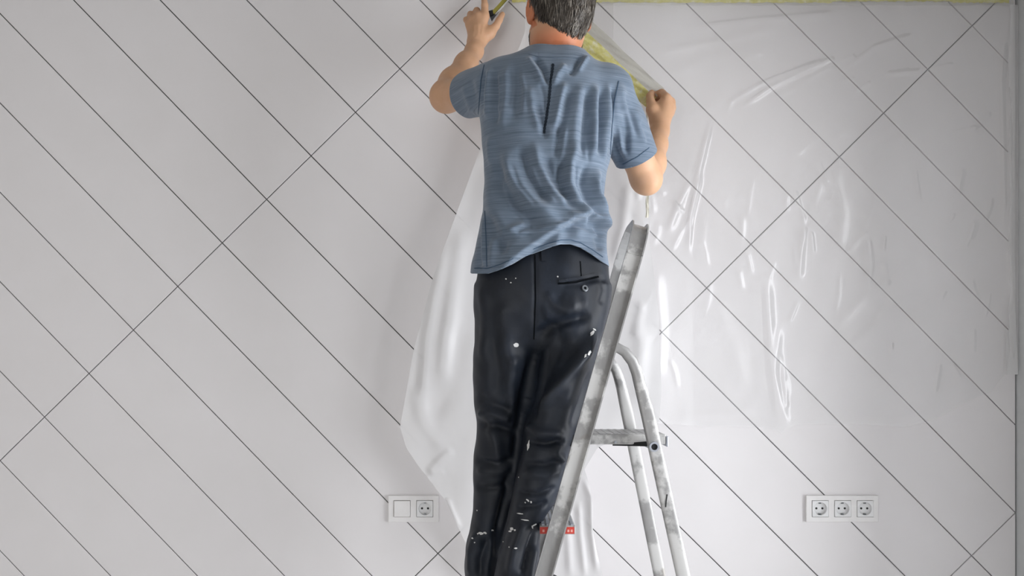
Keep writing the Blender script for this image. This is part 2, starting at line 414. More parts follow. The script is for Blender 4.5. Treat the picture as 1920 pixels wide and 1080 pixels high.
# ------------------------------------------------------------------ implicit surfaces -> meshes
class Grid:
    def __init__(s, lo, hi, h):
        s.lo = np.array(lo, float); s.h = h; s.n = np.ceil((np.array(hi) - s.lo)/h).astype(int) + 1
        s.V = np.full(tuple(s.n), .05, np.float32)
    def sub(s, lo, hi):
        a = np.clip(np.floor((np.array(lo)-s.lo)/s.h).astype(int), 0, s.n-1); b = np.clip(np.ceil((np.array(hi)-s.lo)/s.h).astype(int)+1, 1, s.n)
        sl = tuple(slice(a[i], max(b[i], a[i]+1)) for i in range(3))
        ax = [(s.lo[i] + s.h*np.arange(sl[i].start, sl[i].stop)).astype(np.float32) for i in range(3)]
        return sl, ax[0][:,None,None], ax[1][None,:,None], ax[2][None,None,:]
    def add(s, sl, f, k):
        a = s.V[sl]
        if k > 0:
            h = np.clip(.5 + .5*(a - f)/k, 0, 1); s.V[sl] = a*(1-h) + f*h - k*h*(1-h)
        else: s.V[sl] = np.minimum(a, f)
    def cutout(s, sl, f, k):
        a = s.V[sl]; f = -f
        h = np.clip(.5 - .5*(a - f)/k, 0, 1); s.V[sl] = a*(1-h) + f*h + k*h*(1-h)
    def cone(s, a, b, ra, rb, k=.01, cut=False):
        a = np.array(a, float); b = np.array(b, float); m = max(ra, rb) + k + .012
        sl, X, Y, Z = s.sub(np.minimum(a, b) - m, np.maximum(a, b) + m)
        ba = b - a; L = max(float(ba@ba), 1e-12)
        t = np.clip(((X-a[0])*ba[0] + (Y-a[1])*ba[1] + (Z-a[2])*ba[2])/L, 0, 1)
        f = np.sqrt((X-a[0]-t*ba[0])**2 + (Y-a[1]-t*ba[1])**2 + (Z-a[2]-t*ba[2])**2) - (ra + t*(rb-ra))
        (s.cutout if cut else s.add)(sl, f.astype(np.float32), k)
    def chain(s, pts, radii, k=.01):
        for i in range(len(pts)-1): s.cone(pts[i], pts[i+1], radii[i], radii[i+1], k)
    def ell(s, c, r, R=None, k=.01, cut=False):
        c = np.array(c, float); m = max(r) + k + .012; sl, X, Y, Z = s.sub(c-m, c+m)
        x, y, z = X-c[0], Y-c[1], Z-c[2]
        if R is not None:
            x, y, z = (R[0,0]*x+R[1,0]*y+R[2,0]*z, R[0,1]*x+R[1,1]*y+R[2,1]*z, R[0,2]*x+R[1,2]*y+R[2,2]*z)
        k0 = np.sqrt((x/r[0])**2 + (y/r[1])**2 + (z/r[2])**2); k1 = np.sqrt((x/r[0]**2)**2 + (y/r[1]**2)**2 + (z/r[2]**2)**2) + 1e-9
        (s.cutout if cut else s.add)(sl, (k0*(k0-1)/k1).astype(np.float32), k)
    def slices(s, rows, k=.01, ex=2.3, sm=.02):
        """rows: (py, px_left, px_right, depth of axis, half depth)"""
        rows = sorted(rows, key=lambda r: -r[0])
        z = np.array([CAMZ + (HOR-r[0])*r[3]/F for r in rows]); xl = np.array([(r[1]-960)*r[3]/F for r in rows]); xr = np.array([(r[2]-960)*r[3]/F for r in rows])
        yc = np.array([CAMY + r[3] for r in rows]); hd = np.array([r[4] for r in rows])
        lo = (xl.min()-.06, (yc-hd).min()-.06, z.min()-.02); hi = (xr.max()+.06, (yc+hd).max()+.06, z.max()+.02)
        sl, X, Y, Z = s.sub(lo, hi); zz = Z.ravel()
        def ip(v):
            a = np.interp(zz, z, v); w = max(1, int(sm/s.h)); p = np.pad(a, w, mode='edge'); ker = np.ones(2*w+1)/(2*w+1)
            return np.convolve(p, ker, 'valid').astype(np.float32)[None,None,:]
        L, R_, C, D = ip(xl), ip(xr), ip(yc), ip(hd); cx = (L+R_)/2; w = np.maximum((R_-L)/2, .004)
        u = (np.abs(X-cx)/w)**ex + (np.abs(Y-C)/D)**ex
        f = (u**(1/ex) - 1)*np.minimum(w, D)
        f = np.maximum(f, np.maximum(Z - z.max(), z.min() - Z)); s.add(sl, f.astype(np.float32), k)
    def mesh(s):
        V = s.V; S = V < 0; n = V.shape
        cnt = np.zeros(tuple(i-1 for i in n), np.uint8)
        for dx in (0,1):
            for dy in (0,1):
                for dz in (0,1): cnt += S[dx:n[0]-1+dx, dy:n[1]-1+dy, dz:n[2]-1+dz]
        act = (cnt > 0) & (cnt < 8); I = np.argwhere(act); idx = np.full(act.shape, -1, np.int32); idx[act] = np.arange(len(I))
        acc = np.zeros((len(I), 3)); num = np.zeros(len(I))
        co = [(a,b,c) for a in (0,1) for b in (0,1) for c in (0,1)]; val = {c: V[I[:,0]+c[0], I[:,1]+c[1], I[:,2]+c[2]] for c in co}
        for c in co:
            for ax in range(3):
                if c[ax]: continue
                e = list(c); e[ax] = 1; e = tuple(e); a, b = val[c], val[e]; m = (a < 0) != (b < 0)
                t = np.where(m, a/np.where(m, a-b, 1), 0); p = np.tile(np.array(c, float), (len(I), 1)); p[:,ax] += t
                acc[m] += p[m]; num += m
        P = s.lo + s.h*(I + acc/num[:,None]); Q = []
        for ax in range(3):
            o1, o2 = [(1,2),(2,0),(0,1)][ax]
            A = np.take(S, range(n[ax]-1), ax); B = np.take(S, range(1, n[ax]), ax); E = np.argwhere(A != B)
            E = E[(E[:,o1] > 0) & (E[:,o2] > 0) & (E[:,o1] < n[o1]-1) & (E[:,o2] < n[o2]-1)]
            ins = S[E[:,0], E[:,1], E[:,2]]
            def cell(d1, d2):
                c = E.copy(); c[:,o1] += d1; c[:,o2] += d2; return idx[c[:,0], c[:,1], c[:,2]]
            q = np.stack([cell(-1,-1), cell(0,-1), cell(0,0), cell(-1,0)], 1); q[~ins] = q[~ins][:, ::-1]; Q.append(q)
        return P, np.concatenate(Q)
def vnormals(P, T):
    n = np.zeros_like(P); fn = np.cross(P[T[:,1]]-P[T[:,0]], P[T[:,2]]-P[T[:,0]])
    for i in range(T.shape[1]): np.add.at(n, T[:,i], fn)
    return n/(np.linalg.norm(n, axis=1, keepdims=True) + 1e-12)
def smooth_pts(P, Q, it=2, f=.5):
    e = np.concatenate([Q[:,[i,(i+1)%Q.shape[1]]] for i in range(Q.shape[1])]); e = np.concatenate([e, e[:,::-1]])
    deg = np.bincount(e[:,0], minlength=len(P))[:,None]
    for _ in range(it):
        a = np.stack([np.bincount(e[:,0], weights=P[e[:,1], i], minlength=len(P)) for i in range(3)], 1)
        P = P*(1-f) + f*a/np.maximum(deg, 1)
    return P
def tris(Q): return np.concatenate([Q[:,[0,1,2]], Q[:,[0,2,3]]])
def clip_mesh(P, T, h):
    """keep the part of the triangle mesh where h > 0, cut cleanly along h = 0"""
    pos = h > 0; c = pos[T].sum(1); keep = [tuple(t) for t in T[c == 3]]; P = list(map(tuple, P)); cache = {}
    def cutv(a, b):
        key = (min(a,b), max(a,b))
        if key not in cache:
            t = h[a]/(h[a]-h[b]); cache[key] = len(P); P.append(tuple(P[a][i] + t*(P[b][i]-P[a][i]) for i in range(3)))
        return cache[key]
    for t in T[(c > 0) & (c < 3)]:
        t = [int(x) for x in t]
        if pos[t].sum() == 1:
            while not pos[t[0]]: t = t[1:] + t[:1]
            keep.append((t[0], cutv(t[0], t[1]), cutv(t[0], t[2])))
        else:
            while pos[t[0]]: t = t[1:] + t[:1]
            a, b = cutv(t[0], t[1]), cutv(t[0], t[2]); keep.append((a, t[1], t[2])); keep.append((a, t[2], b))
    P = np.array(P); T = np.array(keep); used = np.unique(T); mp = np.full(len(P), -1); mp[used] = np.arange(len(used))
    return P[used], mp[T]
def to_px(P):
    d = P[:,1] - CAMY; return 960 + P[:,0]*F/d, HOR - (P[:,2]-CAMZ)*F/d
def stroke_field(U, V, pts, width, kind='ridge'):
    """cross-profile of a cloth fold that runs along a polyline on the garment"""
    best = np.full(len(U), 1e9); side = np.zeros(len(U)); tt = np.zeros(len(U)); L = [math.dist(pts[i], pts[i+1]) for i in range(len(pts)-1)]; tot = sum(L); acc = 0
    for i in range(len(pts)-1):
        (x0, y0), (x1, y1) = pts[i], pts[i+1]; dx, dy = x1-x0, y1-y0; l2 = dx*dx + dy*dy
        t = np.clip(((U-x0)*dx + (V-y0)*dy)/l2, 0, 1); qx, qy = U-x0-t*dx, V-y0-t*dy; d = np.hypot(qx, qy); m = d < best
        best[m] = d[m]; side[m] = np.sign(dx*qy - dy*qx)[m]; tt[m] = ((acc + t*L[i])/tot)[m]; acc += L[i]
    end = np.clip(np.minimum(tt, 1-tt)*5, 0, 1); end = end*end*(3-2*end)
    if kind == 'ridge': return np.exp(-(best/width)**2)*end
    s = best*side      # negative = above the stroke when drawn left to right
    end = np.clip(tt*6, 0, 1)*np.clip((1-tt)*14, 0, 1); w_ = 1/(1 + np.exp(np.clip(s/1.6, -30, 30)))
    return (np.exp(np.minimum(s, 0)/width)*w_ - .35*np.exp(-np.maximum(s, 0)/(width*.5))*(1-w_))*end
def folds(P, Q, strokes, noise=.0, seed=1):
    Nn = vnormals(P, Q); U, V = to_px(P); view = P - np.array([0, CAMY, CAMZ]); view /= np.linalg.norm(view, axis=1, keepdims=True)
    facing = np.clip(-(Nn*view).sum(1)*1.6 + .1, 0, 1); d = np.zeros(len(P))
    for st in strokes:
        pts, w, amp = st[0], st[1], st[2]; kind = st[3] if len(st) > 3 else 'ridge'
        d += amp*.001*stroke_field(U, V, pts, w, kind)*facing
    if noise:
        rs = np.random.RandomState(seed); ph = rs.rand(8)*6.28; x, y, z = P[:,0], P[:,1], P[:,2]
        e = (np.sin(31*x+9*z+11*y+ph[0])*np.sin(17*z-23*x+ph[1]) + .7*np.sin(53*x-14*z+40*y+ph[2])*np.sin(29*z+19*y+ph[3]) + .4*np.sin(91*x+33*z+ph[4])*np.sin(61*z-37*y+ph[5]))
        d += noise*.001*e
    return P + Nn*d[:,None]
def np_obj(name, P, T, mat, parent=None, smooth=True):
    me = bpy.data.meshes.new(name); k = T.shape[1]
    me.vertices.add(len(P)); me.vertices.foreach_set('co', P.astype(np.float32).ravel()); me.loops.add(len(T)*k); me.loops.foreach_set('vertex_index', T.astype(np.int32).ravel())
    me.polygons.add(len(T)); me.polygons.foreach_set('loop_start', np.arange(0, len(T)*k, k, dtype=np.int32)); me.polygons.foreach_set('loop_total', np.full(len(T), k, np.int32))
    me.update(calc_edges=True); me.validate()
    return link_mesh(name, me, mat, parent, smooth)
CAMP = Vector((0, CAMY, CAMZ))
def bvh_of(P, T): return BVHTree.FromPolygons([tuple(p) for p in P], [tuple(int(i) for i in t) for t in T])
def hit(bvh, px, py):
    d = (W(px, py, 2.0) - CAMP).normalized(); loc, nor, i, dist = bvh.ray_cast(CAMP, d)
    if loc is None: return None, None
    if nor.dot(d) > 0: nor = -nor
    return loc, nor
def resample(pts, step):
    out = []
    for (a, b) in zip(pts[:-1], pts[1:]):
        n = max(1, int(math.dist(a, b)/step)); out += [(a[0]+(b[0]-a[0])*i/n, a[1]+(b[1]-a[1])*i/n) for i in range(n)]
    return out + [pts[-1]]
def ribbon(name, bvh, pts, w, mat, parent, lift=.0012, jag=0, step=4):
    """raised band of cloth or stitching that follows the garment's surface"""
    C_ = []
    for p in resample(pts, step):
        l, n = hit(bvh, *p)
        if l is not None: C_.append((l, n))
    if len(C_) < 2: return None
    V, Fc = [], []
    for i, (l, n) in enumerate(C_):
        t = (C_[min(i+1, len(C_)-1)][0] - C_[max(i-1, 0)][0]).normalized(); s = t.cross(n).normalized(); ww = w*(1 + (jag*(1 if i % 2 else -1)))
        for a, b in ((-ww/2, -.001), (-ww/2, lift), (ww/2, lift), (ww/2, -.001)): V.append(l + s*a + n*b)
    for i in range(len(C_)-1):
        for q in range(3): Fc.append((4*i+q, 4*i+q+1, 4*i+q+5, 4*i+q+4))
    return mesh_obj(name, V, Fc, mat, parent)

# ------------------------------------------------------------------ the person
person = empty('person', (0, -.53, .683), 'person in blue-grey t-shirt and dark trousers standing on the stepladder with raised arms', 'person')

# trousers
Tg = Grid((-.22, -.78, .68), (.36, -.30, 1.66), .0042)
pel = [(440,912,1122,2.355,.112),(470,906,1134,2.355,.115),(500,897,1140,2.352,.122),(530,894,1143,2.350,.128),(560,893,1141,2.350,.130),(590,894,1135,2.352,.122),(620,898,1126,2.355,.104),(650,912,1108,2.358,.075),(675,940,1080,2.36,.04)]
Tg.slices(pel, 0, 2.4)
lleg = [(540,895,1022,2.365,0.105),(600,893,1014.4,2.37,0.108),(650,888,1009,2.375,0.104),(700,886,1012,2.38,0.098),(760,889,1008.4,2.388,0.09),(800,893,1004,2.395,0.084),(850,888,993,2.4,0.08),(900,888,982,2.41,0.078),(950,888,965.3,2.42,0.076),(985,883,957.7,2.42,0.075),(1020,874,951.3,2.425,0.076),(1060,873,942.8,2.43,0.078),(1100,875,940.4,2.43,0.08),(1125,876,940.1,2.43,0.08)]
Tg.slices(lleg, .02, 2.2)
rleg = [(540,1008,1142,2.345,.112),(570,1010,1138,2.34,.116),(600,1008,1132,2.335,.112),(650,1006,1122,2.33,.104),(700,1000,1112,2.325,.097),(750,992,1100,2.318,.092),(800,982,1086,2.31,.088),(850,976,1070,2.305,.085),(900,966,1059,2.30,.082),(940,958,1042,2.295,.078),(975,949,1018,2.29,.074),(1010,940,1014,2.29,.074),(1050,932,1012,2.285,.076),(1090,926,1006,2.28,.078),(1135,922,1002,2.28,.08)]
Tg.slices(rleg, .022, 2.2)
P, Q = Tg.mesh(); P = smooth_pts(P, Q, 2)
trs_strokes = [
  ([(1003,470),(1004,560),(1002,642)], 5, -2), ([(1003,640),(1030,612),(1070,600),(1112,592)], 10, -12), ([(1012,585),(1050,578),(1090,575)], 20, 7),
  ([(1002,648),(986,730),(973,800),(962,880)], 8, -12), ([(1068,610),(1038,668),(1006,728),(976,792)], 22, -15), ([(1052,606),(1030,642),(1004,690)], 14, -5),
  ([(1122,612),(1090,664),(1048,722),(1000,778)], 10, 16), ([(1098,640),(1078,700),(1052,770)], 15, 11), ([(1110,690),(1085,770),(1070,810)], 9, -7),
  ([(900,520),(912,600),(905,690)], 12, 6), ([(940,560),(948,640),(960,700)], 18, 7), ([(925,610),(935,700),(930,760)], 14, -6), ([(965,660),(955,720),(965,775)], 11, 9),
  ([(890,778),(920,772),(962,790)], 8, 9), ([(893,796),(930,800),(975,815)], 8, -9), ([(892,742),(925,760),(960,770)], 9, -6), ([(910,770),(930,830),(940,880)], 10, 7),
  ([(980,795),(1010,812),(1060,815)], 9, 10), ([(985,826),(1020,832),(1062,826)], 7, -9), ([(1050,826),(1042,850),(1060,870)], 9, 8), ([(980,868),(1020,872),(1056,862)], 6, -7), ([(978,885),(1020,892),(1058,880)], 8, 6),
  ([(970,922),(1010,926),(1045,912)], 5, -6), ([(966,950),(1005,948),(1030,940)], 6, -6), ([(890,912),(925,915),(958,905)], 6, -5), ([(890,862),(930,868),(965,862)], 6, -6), ([(892,880),(930,886),(962,880)], 8, 5),
  ([(955,870),(950,930),(935,990),(925,1050)], 9, -10), ([(985,975),(965,1030),(955,1085)], 9, 9), ([(1010,985),(990,1030),(975,1085)], 7, -10), ([(1005,1020),(998,1060),(992,1100)], 7, 6),
  ([(900,990),(882,1030),(882,1085)], 9, 7), ([(915,1005),(900,1050),(900,1090)], 8, -7), ([(940,985),(915,1050),(912,1090)], 8, 5),
  ([(1022,545),(1040,570),(1075,592)], 9, 4), ([(1050,552),(1078,572),(1112,570)], 12, 3), ([(1128,515),(1134,545),(1126,575)], 6, -4), ([(1046,535),(1080,533),(1118,524)], 6, -2.5)]
P = folds(P, Q, [(a[0], a[1], a[2]*1.35) + tuple(a[3:]) for a in trs_strokes], 2.0, 3)
T = tris(Q)
trousers = np_obj('trousers', P, T, M_trs, person)
tb = bvh_of(P, T)
ribbon('back_seam', tb, [(1003,478),(1004,560),(1001,636)], .003, M_seam, trousers)
ribbon('pocket_welt', tb, [(1046,532),(1080,529),(1122,519)], .0045, M_seam, trousers, .0018)
ribbon('pocket_welt', tb, [(1048,527),(1080,524),(1120,514)], .007, M_trs, trousers, .0042)
ribbon('belt_loop', tb, [(1018,466),(1019,490)], .010, M_trs, trousers, .004)
ribbon('pocket_dart', tb, [(1088,490),(1090,518)], .002, M_seam, trousers)
l, n = hit(tb, 1096, 541)
b = bmesh.new(); cyl_bm(b, l - n*.002, l + n*.004, .0085, 24); bt = bm_obj('pocket_button', b, M_button, trousers); bevel(bt, .0012)
b = bmesh.new(); cyl_bm(b, l + n*.003, l + n*.0046, .0034, 16); bm_obj('button_stud', b, M_seam, trousers)
def splat(px, py, r, seed, stretch=1.0, ang=0):
    rs = random.Random(seed); l, n = hit(tb, px, py)
    if l is None: return
    pts = []
    for i in range(11):
        a = 2*math.pi*i/11; rr = r*(.7 + .6*rs.random()); x, y = rr*math.cos(a)*stretch, rr*math.sin(a); pts.append((px + x*math.cos(ang) - y*math.sin(ang), py + x*math.sin(ang) + y*math.cos(ang)))
    V = []
    for p in [(px, py)] + pts:
        q, nn = hit(tb, *p)
        if q is None: return
        V.append(q + nn*.0011)
    mesh_obj('paint_spot', V, [(0, i, i % 11 + 1) for i in range(1, 12)], M_paint, trousers)
sp = [(967,647,4.4,1,0),(949,523,1.4,1,0),(958,530,1.3,1,0),(967,522,1.2,1,0),(1046,519,1.6,1,0),(1110,625,2.4,2.2,-.9),(1114,618,1.6,2,.5),(1105,662,2.4,2.4,-1.1),(1098,667,1.8,2,-1.2),(991,836,2.2,4.5,1.7),
      (990,938,1.5,2.2,.7),(996,941,1.4,1.6,1.2),(985,942,1.2,1,0),(975,963,1.0,7,.1),(985,975,1.0,8,.1),(960,992,2.6,1.3,.3),(966,994,2.0,1,0),(957,996,1.8,1.5,0),(1002,984,1.6,3,-.5),(998,988,1.4,2,1.3),
      (902,1000,2.4,1.8,0),(910,999,2.0,1.6,.2),(896,1001,1.5,1,0),(886,1009,1.6,1,0),(890,1017,1.2,1,0),(923,994,1.5,1.5,0),(967,1028,1.6,1.6,0),(955,1026,1.1,1,0),(973,895,1.2,1,0),(895,957,1.3,1,0),(944,1016,1.0,1,0)]
for i, (a, b_, r, st, an) in enumerate(sp): splat(a, b_, r, i, st, an)

# t-shirt
Sg = Grid((-.22, -.80, 1.40), (.46, -.20, 2.20), .0036)
tor = [(540,880,1144,2.355,.148),(512,882,1143,2.355,.148),(495,884,1142,2.354,.146),(480,887,1140,2.354,.143),(450,893,1137,2.352,.140),(430,897,1139,2.350,.138),(400,905,1134,2.350,.134),(380,907,1132,2.350,.132),(350,908,1133,2.350,.130),(320,907,1137,2.350,.130),(300,906,1143,2.350,.130),(260,902,1150,2.352,.130),(230,899,1152,2.354,.130),(200,898,1152,2.358,.127),(170,903,1146,2.362,.120),(150,912,1138,2.366,.112),(130,928,1128,2.370,.100),(118,942,1118,2.372,.092),(108,962,1108,2.375,.082),(100,980,1098,2.378,.074),(92,990,1092,2.38,.068),(78,996,1088,2.382,.064)]
Sg.slices(tor, 0, 2.25, .012)
sL, eL, wL = W(936,158,2.372), W(836,181,2.595), W(889,96,2.775)
sR, eR, wR = W(1146,172,2.372), W(1211,334,2.500), W(1237,246,2.655)
openL = sL.lerp(eL, .56); openR = sR.lerp(eR, .74)
dL = (eL - sL).normalized(); dR = (eR - sR).normalized()
Sg.cone(sL + Vector((.012,0,-.005)), openL + dL*.03 + Vector((0,0,-.008)), .074, .060, .035)
Sg.cone(sR + Vector((-.012,0,-.002)), openR + dR*.05, .072, .057, .032)
P, Q = Sg.mesh(); P = smooth_pts(P, Q, 2)
sh = [
  ([(936,132),(938,170),(933,215)], 3.5, 3), ([(956,128),(958,165),(952,205)], 3.5, -3), ([(975,130),(984,170),(982,215)], 4, 3), ([(1012,150),(1020,180),(1024,215)], 3.5, -3),
  ([(1050,225),(1044,262),(1040,300)], 4, -3.5), ([(1060,235),(1056,275),(1048,320)], 4, 3.5), ([(1108,215),(1104,262),(1106,310)], 3.5, -3), ([(1134,215),(1131,262),(1134,310)], 3.5, 3.5),
  ([(990,300),(1012,350),(1046,386)], 4, 3), ([(958,300),(976,350),(1010,392)], 4, -3.5), ([(935,330),(955,385),(995,418)], 4, 3), ([(1076,300),(1080,350),(1100,392)], 4, -4), ([(1110,330),(1112,365),(1128,405)], 3.5, 4),
  ([(1060,400),(1090,408),(1130,430)], 3.5, 4), ([(1040,412),(1080,420),(1120,436)], 3.5, -4), ([(1000,432),(1040,424),(1080,412)], 3.5, 3), ([(930,452),(965,446),(1000,440)], 4, -2.5),
  ([(868,158),(880,186),(888,216)], 6, 2.5), ([(884,145),(890,180),(893,208)], 5, -3), ([(1166,170),(1182,215),(1196,262)], 4, -3), ([(1158,230),(1164,270),(1176,300)], 4, 3.5), ([(1196,225),(1208,250),(1216,272)], 4, -2.5),
  ([(1000,104),(1018,128),(1030,160)], 5, -7), ([(986,106),(1004,132),(1022,165)], 6, 6), ([(965,112),(972,160),(962,230)], 9, -5), ([(948,118),(950,180),(940,250)], 9, 5),
  ([(1104,104),(1094,116),(1083,134)], 4, 7), ([(1090,108),(1080,126),(1066,142)], 5, -6), ([(1062,120),(1046,140),(1036,165)], 6, 6),
  ([(908,128),(902,170),(898,216)], 6, -9), ([(920,122),(916,170),(914,230)], 7, 6), ([(930,130),(932,190),(928,240)], 6, -4),
  ([(990,160),(1000,200),(1016,250)], 9, 6), ([(1005,190),(1015,225),(1024,262)], 6, -6), ([(1060,150),(1050,190),(1038,245)], 8, 7), ([(1068,165),(1058,210),(1046,262)], 6, -5),
  ([(1088,150),(1080,220),(1072,300)], 11, 7), ([(1102,160),(1098,230),(1092,300)], 7, -7), ([(1116,150),(1114,220),(1112,300)], 8, 7), ([(1128,160),(1128,230),(1126,300)], 6, -8), ([(1146,158),(1150,220),(1144,296)], 5, -9), ([(1138,150),(1140,220),(1136,300)], 7, 6),
  ([(1160,150),(1172,200),(1180,270)], 8, 5), ([(1170,200),(1176,250),(1172,300)], 6, -6), ([(1150,250),(1158,290),(1170,312)], 6, -5), ([(1186,200),(1200,240),(1212,275)], 8, 4),
  ([(1085,260),(1068,305),(1066,345),(1082,385),(1118,410)], 10, 11), ([(1056,290),(1050,335),(1066,378),(1100,402)], 8, -10), ([(1102,300),(1092,345),(1104,390),(1132,424)], 7, -8), ([(1120,310),(1112,350),(1120,390),(1138,428)], 7, 8), ([(1130,330),(1126,370),(1134,405)], 5, -6),
  ([(926,290),(938,345),(974,400),(1024,428)], 12, -10), ([(944,270),(962,330),(1000,382),(1052,412)], 12, 10), ([(974,270),(992,330),(1020,368),(1034,380)], 9, -10), ([(1000,260),(1012,310),(1040,360),(1076,396)], 9, 8), ([(1024,290),(1036,338),(1060,375)], 7, -6),
  ([(912,330),(920,385),(950,430),(1000,446)], 13, 7), ([(916,400),(930,450),(960,468)], 12, -5), ([(920,250),(922,300),(930,340)], 8, 5),
  ([(955,436),(972,424),(985,420)], 5, 4), ([(968,438),(985,428),(1000,424)], 4, -4), ([(905,395),(910,450),(912,508)], 5, 6), ([(896,430),(898,470),(898,508)], 6, -5), ([(928,440),(926,480),(924,505)], 8, 5), ([(945,450),(946,480)], 8, -4),
  ([(930,520),(975,484),(1008,458),(1045,432),(1075,414),(1104,404),(1128,420),(1150,446)], 24, 15, 'step'),
  ([(1104,404),(1122,412),(1138,432)], 5, 8), ([(1098,412),(1118,424),(1134,446)], 5, -7), ([(1050,425),(1046,445),(1040,465)], 10, 5), ([(1085,425),(1082,450)], 12, 5), ([(1120,440),(1128,470)], 8, -5)]
P = folds(P, Q, [(a[0], a[1], a[2]*(1.9 if a[1] < 9 else 1.6)) + tuple(a[3:]) for a in sh], 2.0, 5); P = smooth_pts(P, Q, 1, .4)
T = tris(Q); U, V = to_px(P)
hemx = [870,882,915,940,962,985,1010,1030,1052,1070,1088,1110,1128,1142,1160]; hemy = [512,513,513,505,495,481,471,464,458,458,464,477,490,498,500]
front = P[:,1] > -.53
hy = np.where(front, 505, np.interp(U, hemx, hemy)); blend = np.clip((P[:,1] + .58)/.10, 0, 1)
hy = np.interp(U, hemx, hemy)*(1-blend) + 505*blend
h = (hy - V)*.0014
col_z = W(1042, 93, 2.32)[2] + (P[:,1] + .56)*(-.30) + (P[:,0]-.115)*(-.055) + ((P[:,0]-.115)**2)*2.5*(P[:,1] < -.5)
near_neck = np.hypot(P[:,0] - W(1042,90,2.38)[0], P[:,1] + .505) < .090
h = np.where(near_neck, np.minimum(h, col_z - P[:,2]), h)
qL = (P - np.array(openL))@np.array((dL + Vector((0,.0,-.05))).normalized()); selL = (np.linalg.norm(P - np.array(openL + dL*.02), axis=1) < .125) & (P[:,0] < -.045)
h = np.where(selL, np.minimum(h, -qL), h)
qR = (P - np.array(openR))@np.array(dR); selR = (np.linalg.norm(P - np.array(openR + dR*.03), axis=1) < .13) & (qR > -.05)
h = np.where(selR, np.minimum(h, -qR), h)
P, T = clip_mesh(P, T, h)
shirt = np_obj('t_shirt', P, T, M_shirt, person)
m = shirt.modifiers.new('thickness', 'SOLIDIFY'); m.thickness = .0022; m.offset = -1
sb = bvh_of(P, T)
ribbon('collar', sb, [(994,100),(1010,103),(1042,106),(1070,106),(1090,104)], .013, M_shirt, shirt, .0022)
ribbon('stitched_line', sb, [(1037,120),(1033,150),(1029,190),(1024,225),(1020,250)], .0062, M_cord, shirt, .0016, .22, 3)
ribbon('sleeve_seam', sb, [(908,122),(902,150),(899,190),(897,214)], .0022, M_shirt_seam, shirt)
ribbon('sleeve_seam', sb, [(1160,152),(1152,190),(1147,240),(1144,290)], .0022, M_shirt_seam, shirt)
ribbon('hem_stitch', sb, [(890,503),(915,503),(940,495),(962,485)], .0018, M_shirt_seam, shirt)
ribbon('hem_stitch', sb, [(1000,467),(1030,456),(1052,450),(1070,450),(1088,455),(1110,468),(1130,482)], .0018, M_shirt_seam, shirt)
ribbon('hem_stitch', sb, [(1168,308),(1195,294),(1217,277)], .0018, M_shirt_seam, shirt)
ribbon('side_seam', sb, [(909,395),(911,440),(913,500)], .002, M_shirt_seam, shirt)

# body: head, neck, trunk, arms and hands as one surface
Bg = Grid((-.27, -.72, 1.52), (.50, .0, 2.56), .0034)
HC = W(1049, 24, 2.385); yaw = math.radians(19)
cy, sy_ = math.cos(yaw), math.sin(yaw)
HR = np.array([[cy, -sy_, 0], [sy_, cy, 0], [0, 0, 1.0]])     # local: x right, y towards the face, z up
def hl(x, y, z): return np.array(HC) + HR@np.array((x, y, z))
Bg.ell(hl(0,-.012,.030), (.0765,.096,.092), HR, .01)          # cranium
Bg.ell(hl(0,.030,-.035), (.060,.068,.078), HR, .03)           # face
Bg.ell(hl(0,.050,-.088), (.040,.042,.030), HR, .025)          # chin and jaw
Bg.ell(hl(0,.086,.022), (.046,.014,.012), HR, .018)           # brow
for s_ in (-1, 1):
    Bg.ell(hl(.031*s_,.100,.002), (.016,.010,.010), HR, .008, cut=True)
    Bg.ell(hl(.054*s_,.018,-.058), (.015,.032,.034), HR, .02)
    Bg.ell(hl(.034*s_,.078,-.028), (.020,.018,.016), HR, .02)
    er = math.radians(22*s_); ce, se = math.cos(er), math.sin(er); ER = HR@np.array([[ce, se, 0], [-se, ce, 0], [0, 0, 1.0]])
    Bg.ell(hl(.083*s_,-.006,-.004), (.007,.019,.032), ER, .006)
    Bg.ell(hl(.090*s_,-.002,.000), (.005,.011,.020), ER, .004, cut=True)
    Bg.ell(hl(.080*s_,.004,-.030), (.006,.009,.009), ER, .008)
Bg.chain([hl(0,.098,.012), hl(0,.112,-.026)], [.007,.011], .012); Bg.ell(hl(0,.104,-.032), (.017,.012,.009), HR, .008)
Bg.ell(hl(0,.095,-.060), (.024,.010,.006), HR, .006); Bg.ell(hl(0,.093,-.070), (.021,.010,.006), HR, .006)
nb = W(1042, 112, 2.388)
Bg.chain([hl(0,-.022,-.045), W(1043,75,2.372), nb], [.060,.0595,.062], .022)
Bg.chain([nb, W(1004,142,2.38), sL], [.040,.034,.046], .02); Bg.chain([nb, W(1086,142,2.38), sR], [.040,.034,.046], .02)
Bg.ell(W(1030,230,2.365), (.150,.095,.17), None, .03); Bg.ell(W(1025,400,2.36), (.130,.090,.16), None, .05); Bg.ell(W(1020,520,2.355), (.145,.095,.10), None, .05)
Bg.chain([sL, sL.lerp(eL,.5), eL], [.050,.046,.042], .02)
Bg.chain([eL, eL.lerp(wL,.28), eL.lerp(wL,.7), wL], [.041,.041,.031,.0265], .025)
Bg.chain([sR, sR.lerp(eR,.5), eR], [.050,.047,.041], .02)
Bg.ell(eR + Vector((.006,-.014,-.016)), (.026,.026,.026), None, .025)
Bg.chain([eR, eR.lerp(wR,.3), eR.lerp(wR,.7), wR], [.041,.042,.032,.0265], .018)
